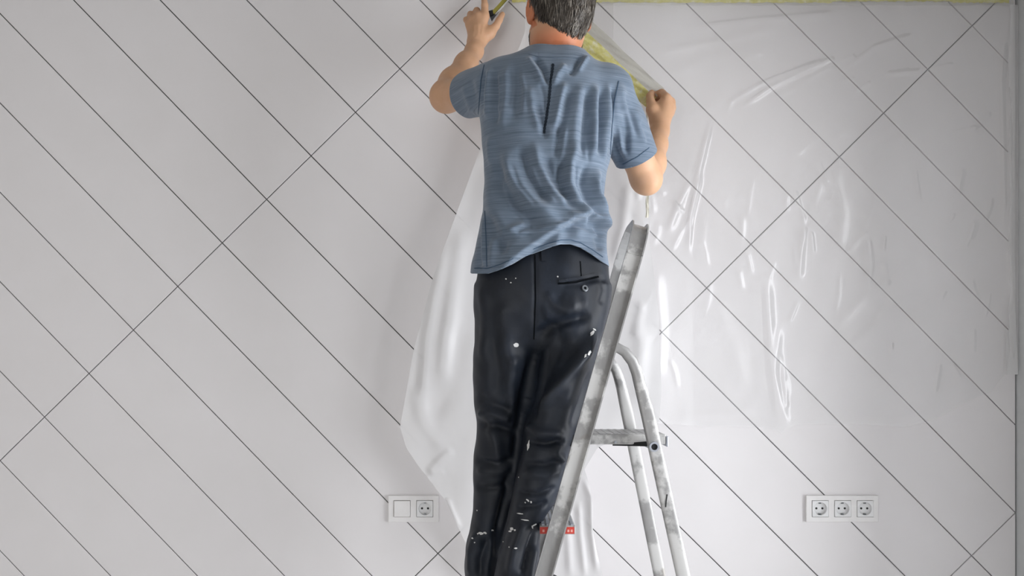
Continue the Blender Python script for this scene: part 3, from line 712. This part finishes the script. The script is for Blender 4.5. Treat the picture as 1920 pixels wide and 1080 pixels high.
# left hand: back of the hand to the camera, index finger stretched up the wall
Hd = 2.815
def q(px, py, d=Hd): return W(px, py, d)
Bg.chain([wL, q(893,78,2.80), q(897,58,2.812)], [.0275,.026,.028], .014)
for (mc, ra) in ((q(880,46,2.822), .0145), (q(887,38,2.818), .0155), (q(897,31,2.813), .016), (q(909,31,2.812), .0155)):
    Bg.chain([q(893,80,2.803), mc], [.018, ra*.92], .010)
Bg.chain([q(909,31,2.812), q(909,10,2.818), q(907,-9,2.832), q(906,-22,2.846)], [.0135,.0105,.0092,.0078], .005)          # index
Bg.chain([q(897,31,2.813), q(894,20,2.836), q(899,27,2.860), q(904,36,2.862)], [.0135,.0105,.0092,.008], .004)           # middle, curled
Bg.chain([q(887,38,2.818), q(882,27,2.840), q(888,33,2.862), q(894,42,2.862)], [.013,.010,.009,.008], .004)              # ring
Bg.chain([q(880,46,2.822), q(874,37,2.842), q(880,41,2.862), q(886,49,2.862)], [.0115,.009,.008,.0072], .004)            # little
Bg.chain([q(903,74,2.806), q(918,62,2.808), q(930,49,2.812)], [.020,.0165,.0118], .012); Bg.chain([q(930,49,2.812), q(936,38,2.818), q(942,27,2.826)], [.0118,.0105,.0085], .004)   # thumb
# right hand: fist closed on the tape, thumb on top
Bg.chain([wR, W(1238,228,2.672), W(1244,206,2.686)], [.0265,.027,.030], .014)
for (mc, r_) in ((W(1249,186,2.676), .0165), (W(1256,192,2.690), .016), (W(1258,202,2.704), .0155), (W(1256,212,2.716), .014)):
    Bg.chain([W(1241,222,2.678), mc], [.021, r_], .010)
Bg.chain([W(1249,184,2.676), W(1241,175,2.708), W(1228,178,2.724), W(1222,186,2.712)], [.0150,.0125,.011,.0095], .0035)  # index
Bg.chain([W(1257,192,2.690), W(1251,184,2.722), W(1238,187,2.738), W(1230,195,2.726)], [.0150,.0125,.011,.0095], .0035)
Bg.chain([W(1258,202,2.704), W(1253,195,2.734), W(1240,198,2.748), W(1233,206,2.736)], [.0140,.0115,.010,.009], .0035)
Bg.chain([W(1256,212,2.716), W(1251,208,2.742), W(1241,210,2.752), W(1235,216,2.742)], [.0125,.010,.009,.0082], .0035)
Bg.chain([W(1231,224,2.668), W(1223,206,2.668), W(1220,190,2.682)], [.021,.0165,.0125], .010); Bg.chain([W(1220,190,2.682), W(1219,180,2.694), W(1222,174,2.708)], [.0125,.0115,.0095], .004)   # thumb
P, Q = Bg.mesh(); P = smooth_pts(P, Q, 1, .4)
# fine relief on the hands: tendons and knuckle creases
P = folds(P, Q, [([(895,70),(886,46)], 1.6, .9), ([(898,70),(896,42)], 1.6, 1.1), ([(902,68),(908,40)], 1.6, 1.1), ([(891,70),(892,48)], 1.4, -.9), ([(899,68),(902,44)], 1.4, -.9),
                 ([(904,13),(914,12)], 1.2, -.7), ([(926,50),(934,54)], 1.4, -.8), ([(1030,80),(1070,81)], 2.2, -1.6), ([(1236,180),(1247,186)], 2, -1)], 0)
body = np_obj('body', P, Q, M_skin, person)
U, V = to_px(P)
fl = np.exp(-((P[:,2]-W(0,84,2.33)[2])/.045)**2)*np.exp(-((U-1046)/70)**2)*(P[:,1] < -.40)*(np.abs(P[:,0]-HC[0]) < .11)
ear = ((np.abs((P - np.array(HC))@HR[:,0]) > .072) & (np.abs(P[:,2]-HC[2]) < .05) & (np.linalg.norm(P - np.array(HC), axis=1) < .12))*.9
at = body.data.attributes.new('flush', 'FLOAT', 'POINT'); at.data.foreach_set('value', np.clip(np.maximum(fl, ear), 0, 1).astype(np.float32))
body['label'] = 'tanned skin with a reddened nape'
for s_ in (-1, 1):
    b = bmesh.new(); bmesh.ops.create_uvsphere(b, u_segments=16, v_segments=10, radius=.0115)
    bmesh.ops.translate(b, verts=b.verts[:], vec=Vector(hl(.031*s_, .080, .002))); bm_obj('eye', b, M_eye, person, True)

# hair: cropped base plus individual locks
def scalp_ok(v):
    """v: unit direction from the skull centre in head coordinates"""
    x, y, z = v
    lim = -.80 if y < -.35 else (-.80 + (y + .35)*1.7 if y < .25 else .22 + (y-.25)*.75)
    side = abs(x)
    if side > .55 and y > -.30: lim = max(lim, -.10 + .1*math.sin(y*8) + max(0, (y + .05))*1.0)
    return z > lim
C0 = np.array((0, -.012, .030)); NAPE = .030
def drop_nape(p):
    """the hairline at the nape runs down on to the neck"""
    p = np.array(p, float); k = np.clip(-(p[2]-.0)/.06, 0, 1)*np.clip(-(p[1]-.01)/.05, 0, 1); r = np.array((p[0], p[1], p[2] - NAPE*k)); r[1] -= .010*k; r[0] *= 1 + .02*k; return r
RAD = np.array((.0765, .096, .092))
b = bmesh.new(); bmesh.ops.create_icosphere(b, subdivisions=5, radius=1.0)
drop = [v for v in b.verts if not scalp_ok(v.co.normalized())]
bmesh.ops.delete(b, geom=drop, context='VERTS')
for v in b.verts:
    d = np.array(v.co.normalized()); r_ = RAD + .0055 + .0015*math.sin(22*d[0] + 9*d[2])*math.sin(17*d[2] - 13*d[1])
    v.co = Vector(hl(*drop_nape(C0 + d*r_)))
hair = bm_obj('hair', b, M_scalp, person, True); hair['label'] = 'short wavy grey-brown hair'
rs = np.random.RandomState(11)
HV, HF, HT = [], [], []
count = 0
while count < 11000:
    d = rs.normal(size=3); d /= np.linalg.norm(d)
    if d[1] > .3 and rs.rand() < .6: continue
    if not scalp_ok(d): continue
    count += 1
    lock = math.sin(d[0]*14 + 3*math.sin(d[2]*5)) * .5 + math.sin(d[2]*9 + d[0]*21)*.35   # locks lean together
    tone = np.clip(.40 + .20*lock + rs.normal()*.20 + (.10 if d[0] > .25 else 0), 0, 1)
    # combed down and a little sideways from the crown
    crown = np.array((.10, -.30, .95)); crown /= np.linalg.norm(crown)
    flow = d - crown; flow -= d*(flow@d); flow /= (np.linalg.norm(flow) + 1e-6); flow += .40*lock*np.cross(d, flow) + rs.normal(size=3)*.16
    Ln = rs.uniform(.026, .046) if d[2] > -.45 else rs.uniform(.012, .026); wd = rs.uniform(.0007, .0014); lift = rs.uniform(.002, .008)*(1 if d[2] > -.4 else .6)
    p = C0 + d*(RAD + .0045); dirc = flow/np.linalg.norm(flow); pts = []
    for i in range(6):
        t = i/5; pts.append(p.copy())
        u = (p - C0)/RAD; nrm = (p - C0)/RAD**2; nrm /= np.linalg.norm(nrm)
        dirc = dirc - nrm*(dirc@nrm); dirc /= np.linalg.norm(dirc) + 1e-9
        curl = np.cross(nrm, dirc)*math.sin(t*4 + lock*5)*.35
        p = p + (dirc + curl)*Ln/5
        want = 1 + (.0062 + lift*math.sin(math.pi*min(1, t*.9 + .1)))/RAD.mean(); u = (p - C0)/RAD; p = C0 + (u/np.linalg.norm(u))*want*RAD
    side = np.cross(pts[1]-pts[0], nrm); side /= np.linalg.norm(side) + 1e-9; base = len(HV)
    for i, p_ in enumerate(pts):
        w_ = wd*(1 - (i/5)**2*.85)
        HV.append(hl(*drop_nape(p_ - side*w_))); HV.append(hl(*drop_nape(p_ + side*w_))); HT += [tone, tone]
    for i in range(5): HF.append((base+2*i, base+2*i+1, base+2*i+3, base+2*i+2))
locks = np_obj('hair_strands', np.array(HV), np.array(HF), M_hair, None)
locks.parent = hair; locks.matrix_parent_inverse = hair.matrix_parent_inverse.copy(); locks.matrix_parent_inverse.identity()
locks['kind'] = 'stuff'
at = locks.data.attributes.new('tone', 'FLOAT', 'POINT'); at.data.foreach_set('value', np.array(HT, np.float32))

# short beard edge along the left jaw
BV, BF, BT = [], [], []
rs = np.random.RandomState(5)
for i in range(2600):
    a = rs.uniform(-1, 1); zz = rs.uniform(-.105, -.045); x = (.056 + rs.normal()*.002)*np.sign(a)
    yy = rs.uniform(-.005, .075); xx = np.sign(a)*(.068*math.sqrt(max(.05, 1-((yy-.022)/.072)**2)) + .002)
    sc = math.sqrt(max(.1, 1-((zz+.045)/.10)**2)); xx *= sc
    p0 = np.array((xx, yy, zz)); p1 = p0 + np.array((np.sign(a)*.003, .002, -.006)); s_ = np.array((0, .0006, .0003)); k = len(BV)
    BV += [hl(*(p0-s_)), hl(*(p0+s_)), hl(*(p1+s_*.3)), hl(*(p1-s_*.3))]; BF.append((k, k+1, k+2, k+3)); t_ = float(np.clip(rs.normal()*.2+.35, 0, 1)); BT += [t_]*4
beard = np_obj('beard', np.array(BV), np.array(BF), M_hair, person); beard['kind'] = 'stuff'
at = beard.data.attributes.new('tone', 'FLOAT', 'POINT'); at.data.foreach_set('value', np.array(BT, np.float32))

# shoes, standing on the tread
TREAD_Z = .683
def shoe(ax, ay, ang):
    d = Vector((math.cos(ang), math.sin(ang), 0)); a = Vector((ax, ay, TREAD_Z))
    G = Grid((ax-.20, ay-.20, TREAD_Z+.001), (ax+.26, ay+.26, TREAD_Z+.16), .005)
    heel, ball, toe = a - d*.045, a + d*.11, a + d*.165
    G.V[:] = .05
    G.cone(heel + Vector((0,0,.045)), ball + Vector((0,0,.040)), .037, .042, .02); G.cone(ball + Vector((0,0,.038)), toe + Vector((0,0,.034)), .042, .033, .02)
    G.cone(a + Vector((0,0,.055)), a + Vector((0,0,.11)), .040, .036, .02)
    Pm, Qm = G.mesh(); Pm[:,2] = np.maximum(Pm[:,2], TREAD_Z + .012)
    s = np_obj('shoe', Pm, Qm, M_shoe, person)
    n = d.cross(Vector((0,0,1))); prof = []
    for i in range(28):
        t = 2*math.pi*i/28; c, s1 = math.cos(t), math.sin(t); L_ = .130 if c > 0 else .118; wdt = .044 if c > 0 else .037
        prof.append(a + d*(.065 + c*L_) + n*s1*wdt)
    V_ = [p + Vector((0,0,.0005)) for p in prof] + [p + Vector((0,0,.016)) for p in prof]; k = len(prof)
    so = mesh_obj('sole', V_, [tuple(range(k-1,-1,-1)), tuple(range(k, 2*k))] + [(i, (i+1)%k, k+(i+1)%k, k+i) for i in range(k)], M_sole, None)
    so.parent = s
    return s
shoe(.004, -.600, math.radians(30)); shoe(-.050, -.445, math.radians(20))

# ------------------------------------------------------------------ stepladder
lad = empty('step_ladder', (.1, -.53, 0), 'worn aluminium stepladder spotted with paint, standing beside the legs of the worker', 'ladder')
def rail_pt(z, far):
    """point on the axis of a front rail at height z (rails converge upwards)"""
    f = z/1.70; d = (2.60 + (2.485-2.60)*f) if far else (2.14 + (2.235-2.14)*f)
    x = -.158 + (.330+.158)*f
    return Vector((x, CAMY + d, z))
ux = (rail_pt(1.7, False) - rail_pt(0, False)); nrm = Vector((ux.z, 0, -ux.x)).normalized()
WR, TR = .021, .010
# open channel: flat web with a raised lip on either edge, lips turned outwards
def channel(w, t, lip, s):
    P_ = [(-w, 0), (-w, lip*s), (-w + .0035, lip*s), (-w + .0035, t*s), (w - .0035, t*s), (w - .0035, lip*s), (w, lip*s), (w, 0)]
    return P_
ZT = 1.590
for far in (False, True):
    p0, p1 = rail_pt(.012, far), rail_pt(ZT, far)
    sweep('front_rail', [p0, p0.lerp(p1, .33), p0.lerp(p1, .66), p1], nrm, channel(WR, .004, .013, -1 if far else -1), M_alu, lad)
    bt_ = rail_pt(0, far); box('rubber_foot', bt_.x-.03, bt_.x+.03, bt_.y-.02, bt_.y+.02, .0005, .045, M_rubber, lad, .004)
# top hoop joining both rails
a0, a1 = rail_pt(ZT, False), rail_pt(ZT, True); up = (rail_pt(1.7, False) - rail_pt(1.5, False)).normalized()
ysp = a1.y - a0.y; path = []
R_ = .085
for i in range(9):
    t = math.radians(90*i/8); path.append(a0 + Vector((0, R_*(1-math.cos(t)), 0)) + up*(R_*math.sin(t)))
for i in range(9):
    t = math.radians(90 - 90*i/8); path.append(a1 - Vector((0, R_*(1-math.cos(t)), 0)) + up*(R_*math.sin(t)))
def strip_prof(w, t): return [(-w, -t), (-w, t), (w, t), (w, -t)]
hp = sweep('top_hoop', path, nrm, channel(WR, .004, .013, -1), M_alu, lad)
# treads, platform
def tread(z, w=.043, name='tread'):
    n_, f_ = rail_pt(z, False), rail_pt(z, True); bm = bmesh.new(); y0, y1 = n_.y + .0055, f_.y - .0145
    box_bm(bm, n_.x-w, n_.x+w, y0, y1, z-.024, z-.003)
    o = bm_obj(name, bm, M_alu, lad); bevel(o, .002)
    for i in range(7):
        x = n_.x - w + .008 + i*(2*w-.016)/6; r = box('tread_rib', x-.0035, x+.0035, y0+.004, y1-.004, z-.0035, z, M_tread); r.parent = o; r.matrix_parent_inverse = o.matrix_parent_inverse.copy(); r.matrix_parent_inverse.identity()
    return o
for z in (.935, .683, .433, .183):
    t_ = tread(z)
    if z == .935:
        n_ = rail_pt(z, False); y = n_.y - .0125
        st = box('warning_sticker', n_.x-.043, n_.x+.040, n_.y+.0035, n_.y+.0052, z-.022, z-.006, M_red); st.parent = t_
        st['label'] = 'red warning sticker on the tread end'
        for k_ in (-.034, -.022, .026, .034):
            bm = bmesh.new(); box_bm(bm, n_.x+k_-.003, n_.x+k_+.002, n_.y+.0028, n_.y+.0037, z-.018, z-.012); s_ = bm_obj('sticker_mark', bm, M_stickerwhite); s_.parent = t_
PZ = CAMZ - (812-HOR)*2.262/F
px0, px1 = (1078-960)*2.262/F, (1249-960)*2.262/F; py0, py1 = CAMY + 2.262, CAMY + 2.47
bm = bmesh.new(); box_bm(bm, px0, px1, py0, py1, PZ-.0285, PZ-.003); pl = bm_obj('platform', bm, M_alu, lad); bevel(pl, .003)
for i in range(12):
    x = px0 + .012 + i*(px1-px0-.024)/11; r = box('platform_rib', x-.004, x+.004, py0+.004, py1-.004, PZ-.0035, PZ-.0024, M_alu); r.parent = pl
box('platform_end_cap', px1, px1+.006, py0-.002, py1, PZ-.034, PZ-.008, M_tread, lad, .002)
box('platform_end_cap', px0-.012, px0, py0-.003, py0+.05, PZ-.034, PZ-.004, M_rubber, lad, .003)
# rear legs: round at the hinge, bent, then flat bars down to the floor
def rear(far):
    if not far: pts, d0, d1 = [(1146,655),(1158,652),(1172,660),(1186,678),(1194,698),(1199,718),(1214,776)], 2.222, 2.14
    else: pts, d0, d1 = [(1120,672),(1132,672),(1146,680),(1155,694),(1160,708),(1165,726),(1176,776)], 2.50, 2.60
    path = [W(x, y, d0) for x, y in pts]
    a = path[-1]; sl = (W(1278,1080,2.2) - W(1214,776,2.2)); sl = sl/ -sl.z
    zf = .012; e = a + sl*(a.z - zf); e.y = CAMY + d1
    full = path + [a.lerp(e, .2), a.lerp(e, .6), e]
    V_, sc = [], []
    bm = bmesh.new(); rings = []
    for i, p in enumerate(full):
        t = (full[min(i+1, len(full)-1)] - full[max(i-1, 0)]).normalized(); yv = Vector((0,1,0)); s_ = t.cross(yv).normalized(); yv = s_.cross(t).normalized()
        w_ = .0165 if i >= 6 else (.0118 + .0006*i); th = .010 if i >= 6 else .0115
        ex = .45 if i >= 6 else .9
        ring = []
        for k_ in range(16):
            an = 2*math.pi*(k_+.5)/16; c, s1 = math.cos(an), math.sin(an)
            ring.append(bm.verts.new(p + s_*w_*math.copysign(abs(c)**ex, c) + yv*th*math.copysign(abs(s1)**ex, s1)))
        rings.append(ring)
    for r0, r1 in zip(rings[:-1], rings[1:]):
        for k_ in range(16): bm.faces.new((r0[k_], r0[(k_+1)%16], r1[(k_+1)%16], r1[k_]))
    bm.faces.new(rings[0]); bm.faces.new(rings[-1][::-1])
    o = bm_obj('rear_leg', bm, M_alu, lad, True)
    m_ = o.modifiers.new('edges', 'EDGE_SPLIT'); m_.split_angle = math.radians(34)
    box('rubber_foot', e.x-.026, e.x+.026, e.y-.016, e.y+.016, .0005, .045, M_rubber, lad, .004)
    return full
fn = rear(False); ff = rear(True)
# cross tube between the rear legs with an open end
c0 = W(1227, 838, 2.195); c1 = Vector((c0.x, CAMY + 2.53, c0.z))
bm = bmesh.new(); n = 28
def ringv(y, r): return [bm.verts.new((c0.x + r*math.cos(2*math.pi*i/n), y, c0.z + r*math.sin(2*math.pi*i/n))) for i in range(n)]
rr = [ringv(c0.y, .0075), ringv(c0.y - .001, .0078), ringv(c0.y - .001, .0120), ringv(c0.y + .004, .0126), ringv(c0.y + .0041, .0105), ringv(c1.y, .0105)]
rr = [ringv(c0.y + .06, .0074)] + rr
for r0, r1 in zip(rr[:-1], rr[1:]):
    for i in range(n): bm.faces.new((r0[i], r0[(i+1)%n], r1[(i+1)%n], r1[i]))
bm.faces.new(rr[0]); bm.faces.new(rr[-1]); bm_obj('cross_tube', bm, M_tread, lad, True).modifiers.new('edges', 'EDGE_SPLIT').split_angle = math.radians(35)
bm = bmesh.new(); cyl_bm(bm, (c0.x, c0.y + .003, c0.z), (c0.x, c0.y + .004, c0.z), .0073, 24); bm_obj('tube_mouth', bm, M_rubber, lad)
# locking strut below the platform
s0, s1 = W(1150, 834, 2.30), W(1220, 832, 2.24)
sweep('locking_strut', [s0, s0.lerp(s1, .5), s1], Vector((0,0,1)), strip_prof(.006, .004), M_rubber, lad, False, [(.35,1),(.7,1),(1.1,1)])
def rivet(p, r, mat=M_tread):
    bm = bmesh.new(); cyl_bm(bm, p + Vector((0,.004,0)), p - Vector((0,.004,0)), r, 16, r*.7); bm_obj('rivet', bm, mat, lad)
rp = W(1152, 654, 2.205); rivet(Vector((rp.x, rail_pt(rp.z, False).y + .001, rp.z)), .0055, M_clip)
rivet(W(1154, 829, 2.262), .004, M_tread)
for z in (.922, .67, .42, .17):
    for dx in (-.011, .011): p = rail_pt(z, False); rivet(Vector((p.x+dx, p.y+.002, p.z)), .003)
# black stroke left by a marker on the rear leg
mk = [W(1256, 931, 2.16), W(1254, 944, 2.16), W(1253, 955, 2.16)]
def legy(z):
    a, e = fn[6], fn[-1]; return a.y + (e.y - a.y)*(a.z - z)/(a.z - e.z) - .0103
mk = [Vector((p.x, legy(p.z), p.z)) for p in mk]
sweep('marker_stroke', mk, Vector((1,0,0)), strip_prof(.0014, .0006), M_ink, lad)

# ------------------------------------------------------------------ masking film with its tape
film = empty('masking_film', (.3, -.05, 0), 'clear plastic masking film with yellow tape edge hung over the boarded wall', 'plastic film')
def film_grid(name, rows, nu, dfun, strokes, mat, amp=1.0, wob=.0):
    """rows: list of (py, px_left, px_right); dfun gives distance from the camera"""
    nv = len(rows); U = np.zeros((nv, nu)); V = np.zeros((nv, nu))
    for i, (y, l_, r_) in enumerate(rows): U[i] = np.linspace(l_, r_, nu); V[i] = y if np.isscalar(y) else np.array(y)
    u, v = U.ravel(), V.ravel(); D = dfun(u, v)
    for st in strokes: D = D - st[2]*.001*amp*stroke_field(u, v, st[0], st[1])
    if wob: D = D - wob*(np.sin(u/31 + v/170)*np.sin(u/53 - v/90 + 1) + .5*np.sin(u/13 + v/60)*np.sin(v/75 + u/41))
    P_ = np.stack([(u-960)*D/F, CAMY + D, CAMZ + (HOR - v)*D/F], 1)
    idx = np.arange(nv*nu).reshape(nv, nu); Q_ = np.stack([idx[:-1,:-1], idx[:-1,1:], idx[1:,1:], idx[1:,:-1]], -1).reshape(-1, 4)
    return np_obj(name, P_, Q_, mat, film)
# single layer lying on the right part of the wall
bx = [1120,1180,1240,1330,1430,1455,1466,1478,1492,1600,1700,1755,1800,1840,1858,1872,1884,1902]
by = [780,786,794,800,801,806,814,803,797,795,800,786,760,742,735,716,702,702]
nu, nv = 330, 300
xs_full = np.linspace(1150, 1902, nu); rows = []
bot = np.interp(xs_full, bx, by)
for i in range(nv):
    t = i/(nv-1); rows.append((5 + t*(bot - 5), 1150, 1902))
fs = [([(1336,215),(1322,270),(1306,340),(1288,440)], 5, 12), ([(1318,320),(1296,400),(1290,480)], 4, 9), ([(1300,330),(1270,390),(1250,440)], 6, 10), ([(1512,415),(1502,470),(1497,530)], 6, 11), ([(1520,430),(1525,480)], 4, 7),
      ([(1436,500),(1442,600),(1448,700),(1458,770),(1468,812)], 8, 16), ([(1462,600),(1455,700),(1478,806)], 6, 9), ([(1400,470),(1410,515)], 4, 7), ([(1385,505),(1392,545)], 4, 6), ([(1625,430),(1632,500),(1622,560)], 7, 8), ([(1655,480),(1665,540)], 5, 6),
      ([(1360,235),(1370,190),(1420,160),(1560,105)], 4, 7), ([(1385,205),(1450,160),(1556,112)], 4, 9), ([(1578,132),(1640,88),(1720,62)], 4, 7), ([(1270,55),(1400,40),(1600,22)], 6, 7), ([(1210,100),(1340,80),(1480,45)], 7, 6), ([(1230,150),(1330,110),(1460,85)], 8, 5),
      ([(1884,60),(1878,150),(1882,300),(1884,450)], 5, 12), ([(1893,100),(1895,300),(1897,600)], 5, 9), ([(1560,620),(1620,560),(1700,500)], 7, 6), ([(1580,660),(1660,600),(1720,540)], 7, 5), ([(1700,700),(1770,650),(1820,560)], 8, 6),
      ([(1600,700),(1700,712),(1800,690)], 10, 6), ([(1260,782),(1340,778),(1420,770)], 7, 6), ([(1600,782),(1680,786),(1740,770)], 7, 6), ([(1340,560),(1380,660),(1400,740)], 12, 5), ([(1560,300),(1580,400),(1570,480)], 10, 5), ([(1500,250),(1480,330),(1490,400)], 10, 4),
      ([(1195,330),(1205,420),(1190,520)], 6, 8), ([(1230,500),(1240,620),(1235,720)], 8, 7), ([(1685,610),(1730,580),(1800,520)], 6, 5)]
rs = np.random.RandomState(3)
for i in range(70):     # fine creases
    x, y = rs.uniform(1200, 1880), rs.uniform(60, 700); a = math.radians(rs.normal(95, 16) if y > 280 else rs.normal(160, 14)); L_ = rs.uniform(25, 80)
    fs.append(([(x, y), (x + L_*.5*math.cos(a) + rs.uniform(-4, 4), y + L_*.5*math.sin(a)), (x + L_*math.cos(a), y + L_*math.sin(a))], rs.uniform(2.5, 5), rs.uniform(2.5, 6.5)))
def d_right(u, v): return 2.8765 - .010*np.clip((v-60)/500, 0, 1) - .055*np.clip((1300-u)/150, 0, 1)
film_grid('film_sheet', rows, nu, d_right, [(a[0], a[1]*1.25, a[2]*.95) for a in fs], M_film, 1.0, .0020)
# several layers still folded together, hanging from the strip between the hands
Ly = [-30, 0, 60, 130, 280, 400, 520, 655, 800, 840, 870, 940, 995, 1040, 1100]; Lx = [984, 986, 984, 958, 900, 856, 812, 776, 750, 762, 782, 836, 862, 884, 900]
Ry = [-30, 0, 60, 120, 180, 300, 450, 600, 740, 790, 812, 840, 880, 905, 940, 1000, 1040, 1100]; Rx_ = [990, 1020, 1082, 1145, 1214, 1222, 1218, 1236, 1240, 1236, 1180, 1120, 1096, 1104, 1111, 1112, 1120, 1136]
rows = [(y, float(np.interp(y, Ly, Lx)), float(np.interp(y, Ry, Rx_))) for y in np.linspace(-30, 1100, 330)]
fs2 = [([(840,440),(818,540),(800,640),(790,780)], 8, 16), ([(872,400),(850,520),(838,640),(832,760)], 12, 20), ([(860,600),(846,700),(800,800)], 12, -10), ([(836,930),(848,960),(862,993)], 4, 12), ([(770,720),(800,800),(838,850)], 10, 10), ([(800,890),(830,860),(850,840)], 6, 10), ([(785,905),(812,890),(836,880)], 4, 8),
       ([(1180,330),(1170,420),(1150,500)], 7, 14), ([(1200,300),(1196,380)], 4, 9), ([(1206,600),(1200,700),(1196,780)], 9, 10), ([(1090,890),(1108,930),(1110,1000),(1120,1080)], 4, 14), ([(1060,940),(1066,1020),(1070,1090)], 5, 10), ([(1085,930),(1088,1000),(1098,1090)], 4, 9),
       ([(980,80),(930,200),(890,330)], 8, 10), ([(1205,560),(1190,640)], 6, 9)]
def d_left(u, v):
    t = np.clip((v+30)/210, 0, 1); top = 2.80 - .095*np.clip((u-985)/240, 0, 1)
    low = 2.795 - .02*np.clip((u-1000)/200, 0, 1)
    return top*(1-t) + low*t
film_grid('folded_film', rows, 190, d_left, [(a[0], a[1]*1.5, a[2]*.55) for a in fs2], M_film2, 1.0, .0035)
# pulled strip of tape and gathered film between the hands
def strip(name, e0, e1, w0, w1, off, mat, d0, d1, n=60, wr=2.0, seed=1):
    rs = np.random.RandomState(seed); V_, F_ = [], []
    dx, dy = e1[0]-e0[0], e1[1]-e0[1]; L_ = math.hypot(dx, dy); nx, ny = -dy/L_, dx/L_
    ph = rs.rand(6)*6.28; m = 9
    for i in range(n):
        t = i/(n-1); w = w0 + (w1-w0)*t
        for j in range(m):
            s = off + (j/(m-1)-.5)*w + wr*.5*math.sin(t*23 + ph[0])*math.sin(t*11 + ph[1]); d = d0 + (d1-d0)*t - .004*math.sin(j*1.4 + t*31 + ph[2])*math.sin(t*17 + j*.6 + ph[3]) - .003*math.sin(t*60 + j + ph[4])
            V_.append(W(e0[0] + dx*t + nx*s, e0[1] + dy*t + ny*s, d))
    for i in range(n-1):
        for j in range(m-1): F_.append((i*m+j, i*m+j+1, i*m+m+j+1, i*m+m+j))
    return mesh_obj(name, V_, F_, mat, film, True)
strip('tape_strip', (945,-78), (1226,188), 30, 26, 7, M_tape, 2.80, 2.702, seed=2)
strip('gathered_film', (945,-78), (1229,184), 28, 22, -13, M_filmfold, 2.806, 2.708, seed=4)
# tail of loose film running down from the fist
strip('film_tail', (1214,200), (1213,408), 4, 6, 0, M_filmtail, 2.715, 2.74, 40, 3, 8)
# tape along the top of the wall
def wall_tape(x0, x1, y0, y1, mat, d=2.8755, name='tape_strip'):
    V_, F_ = [], []; n = 60
    for i in range(n):
        x = x0 + (x1-x0)*i/(n-1)
        for j in range(4):
            y = y0 + (y1-y0)*j/3 + (.8*math.sin(i*.9) + .6*math.sin(i*2.3) if j == 3 else 0); V_.append(W(x, y, d - .0012*abs(math.sin(i*1.7 + j))))
    for i in range(n-1):
        for j in range(3): F_.append((i*4+j, i*4+j+1, i*4+j+5, i*4+j+4))
    return mesh_obj(name, V_, F_, mat, film, True)
wall_tape(960, 1180, -12, 4, M_tape); wall_tape(1178, 1560, -12, 5, M_tape, 2.8745); wall_tape(1556, 1790, -12, 2.5, M_tape); wall_tape(1786, 1892, -12, 5, M_tape, 2.8745)
wall_tape(1120, 1900, -12, 10, M_film, 2.8725, 'film_edge')
# folded lower corner stuck into the corner of the room
V_ = [W(1886,640,2.868), W(1903,560,2.868), W(1908,684,2.862), W(1909,702,2.862), W(1887,703,2.868)]
V2 = []; n_ = 40
for i in range(n_):
    y = 9 + (694-9)*i/(n_-1); w_ = 2*math.sin(i*.7) + 1.5*math.sin(i*1.9)
    V2 += [W(1893 + w_, y, 2.868), W(1901, y, 2.864 + .002*math.sin(i)), W(1909.5, y, 2.869)]
mesh_obj('film_edge', V2, [(3*i+j, 3*i+j+1, 3*i+j+4, 3*i+j+3) for i in range(n_-1) for j in range(2)], M_film3, film, True)
mesh_obj('film_corner', V_, [(0,1,2,3,4)], M_film2, film)

# ------------------------------------------------------------------ tool in the raised hand
tool = empty('putty_knife', W(925, 25, 2.835), 'small grey-bladed tool with an olive yellow handle held in the raised hand', 'hand tool')
hd = (W(952, -6, 2.842) - W(924, 25, 2.832)).normalized()
sweep('handle', [W(924,25,2.832), W(935,13,2.836), W(952,-6,2.842), W(972,-28,2.846)], Vector((0,1,0)), strip_prof(.004, .0055), M_tool_yel, tool, False, [(1,1.05),(1,.9),(1,1),(1,1.1)])
sweep('handle_edge', [W(929,27,2.833), W(940,15,2.837), W(955,-2,2.843)], Vector((0,1,0)), strip_prof(.003, .0016), M_paint, tool)
bl = [W(917,20,2.834), W(924,18,2.834), W(935,22,2.834), W(922,40,2.834), W(918,30,2.834)]
V_ = bl + [p + Vector((0,.0025,0)) for p in bl]; n = len(bl)
bm = bmesh.new(); bv = [bm.verts.new(v) for v in V_]; bm.faces.new(bv[:n]); bm.faces.new(bv[n:][::-1])
for i in range(n): bm.faces.new((bv[i], bv[(i+1)%n], bv[n+(i+1)%n], bv[n+i]))
bm_obj('blade', bm, M_tool_grey, tool)
fe = [W(916,20,2.828), W(924,19,2.828), W(926,27,2.828), W(919,30,2.828)]
V_ = fe + [p + Vector((0,.008,0)) for p in fe]; n = 4
bm = bmesh.new(); bv = [bm.verts.new(v) for v in V_]; bm.faces.new(bv[:n]); bm.faces.new(bv[n:][::-1])
for i in range(n): bm.faces.new((bv[i], bv[(i+1)%n], bv[n+(i+1)%n], bv[n+i]))
bevel(bm_obj('ferrule', bm, M_tool_black, tool), .0015)
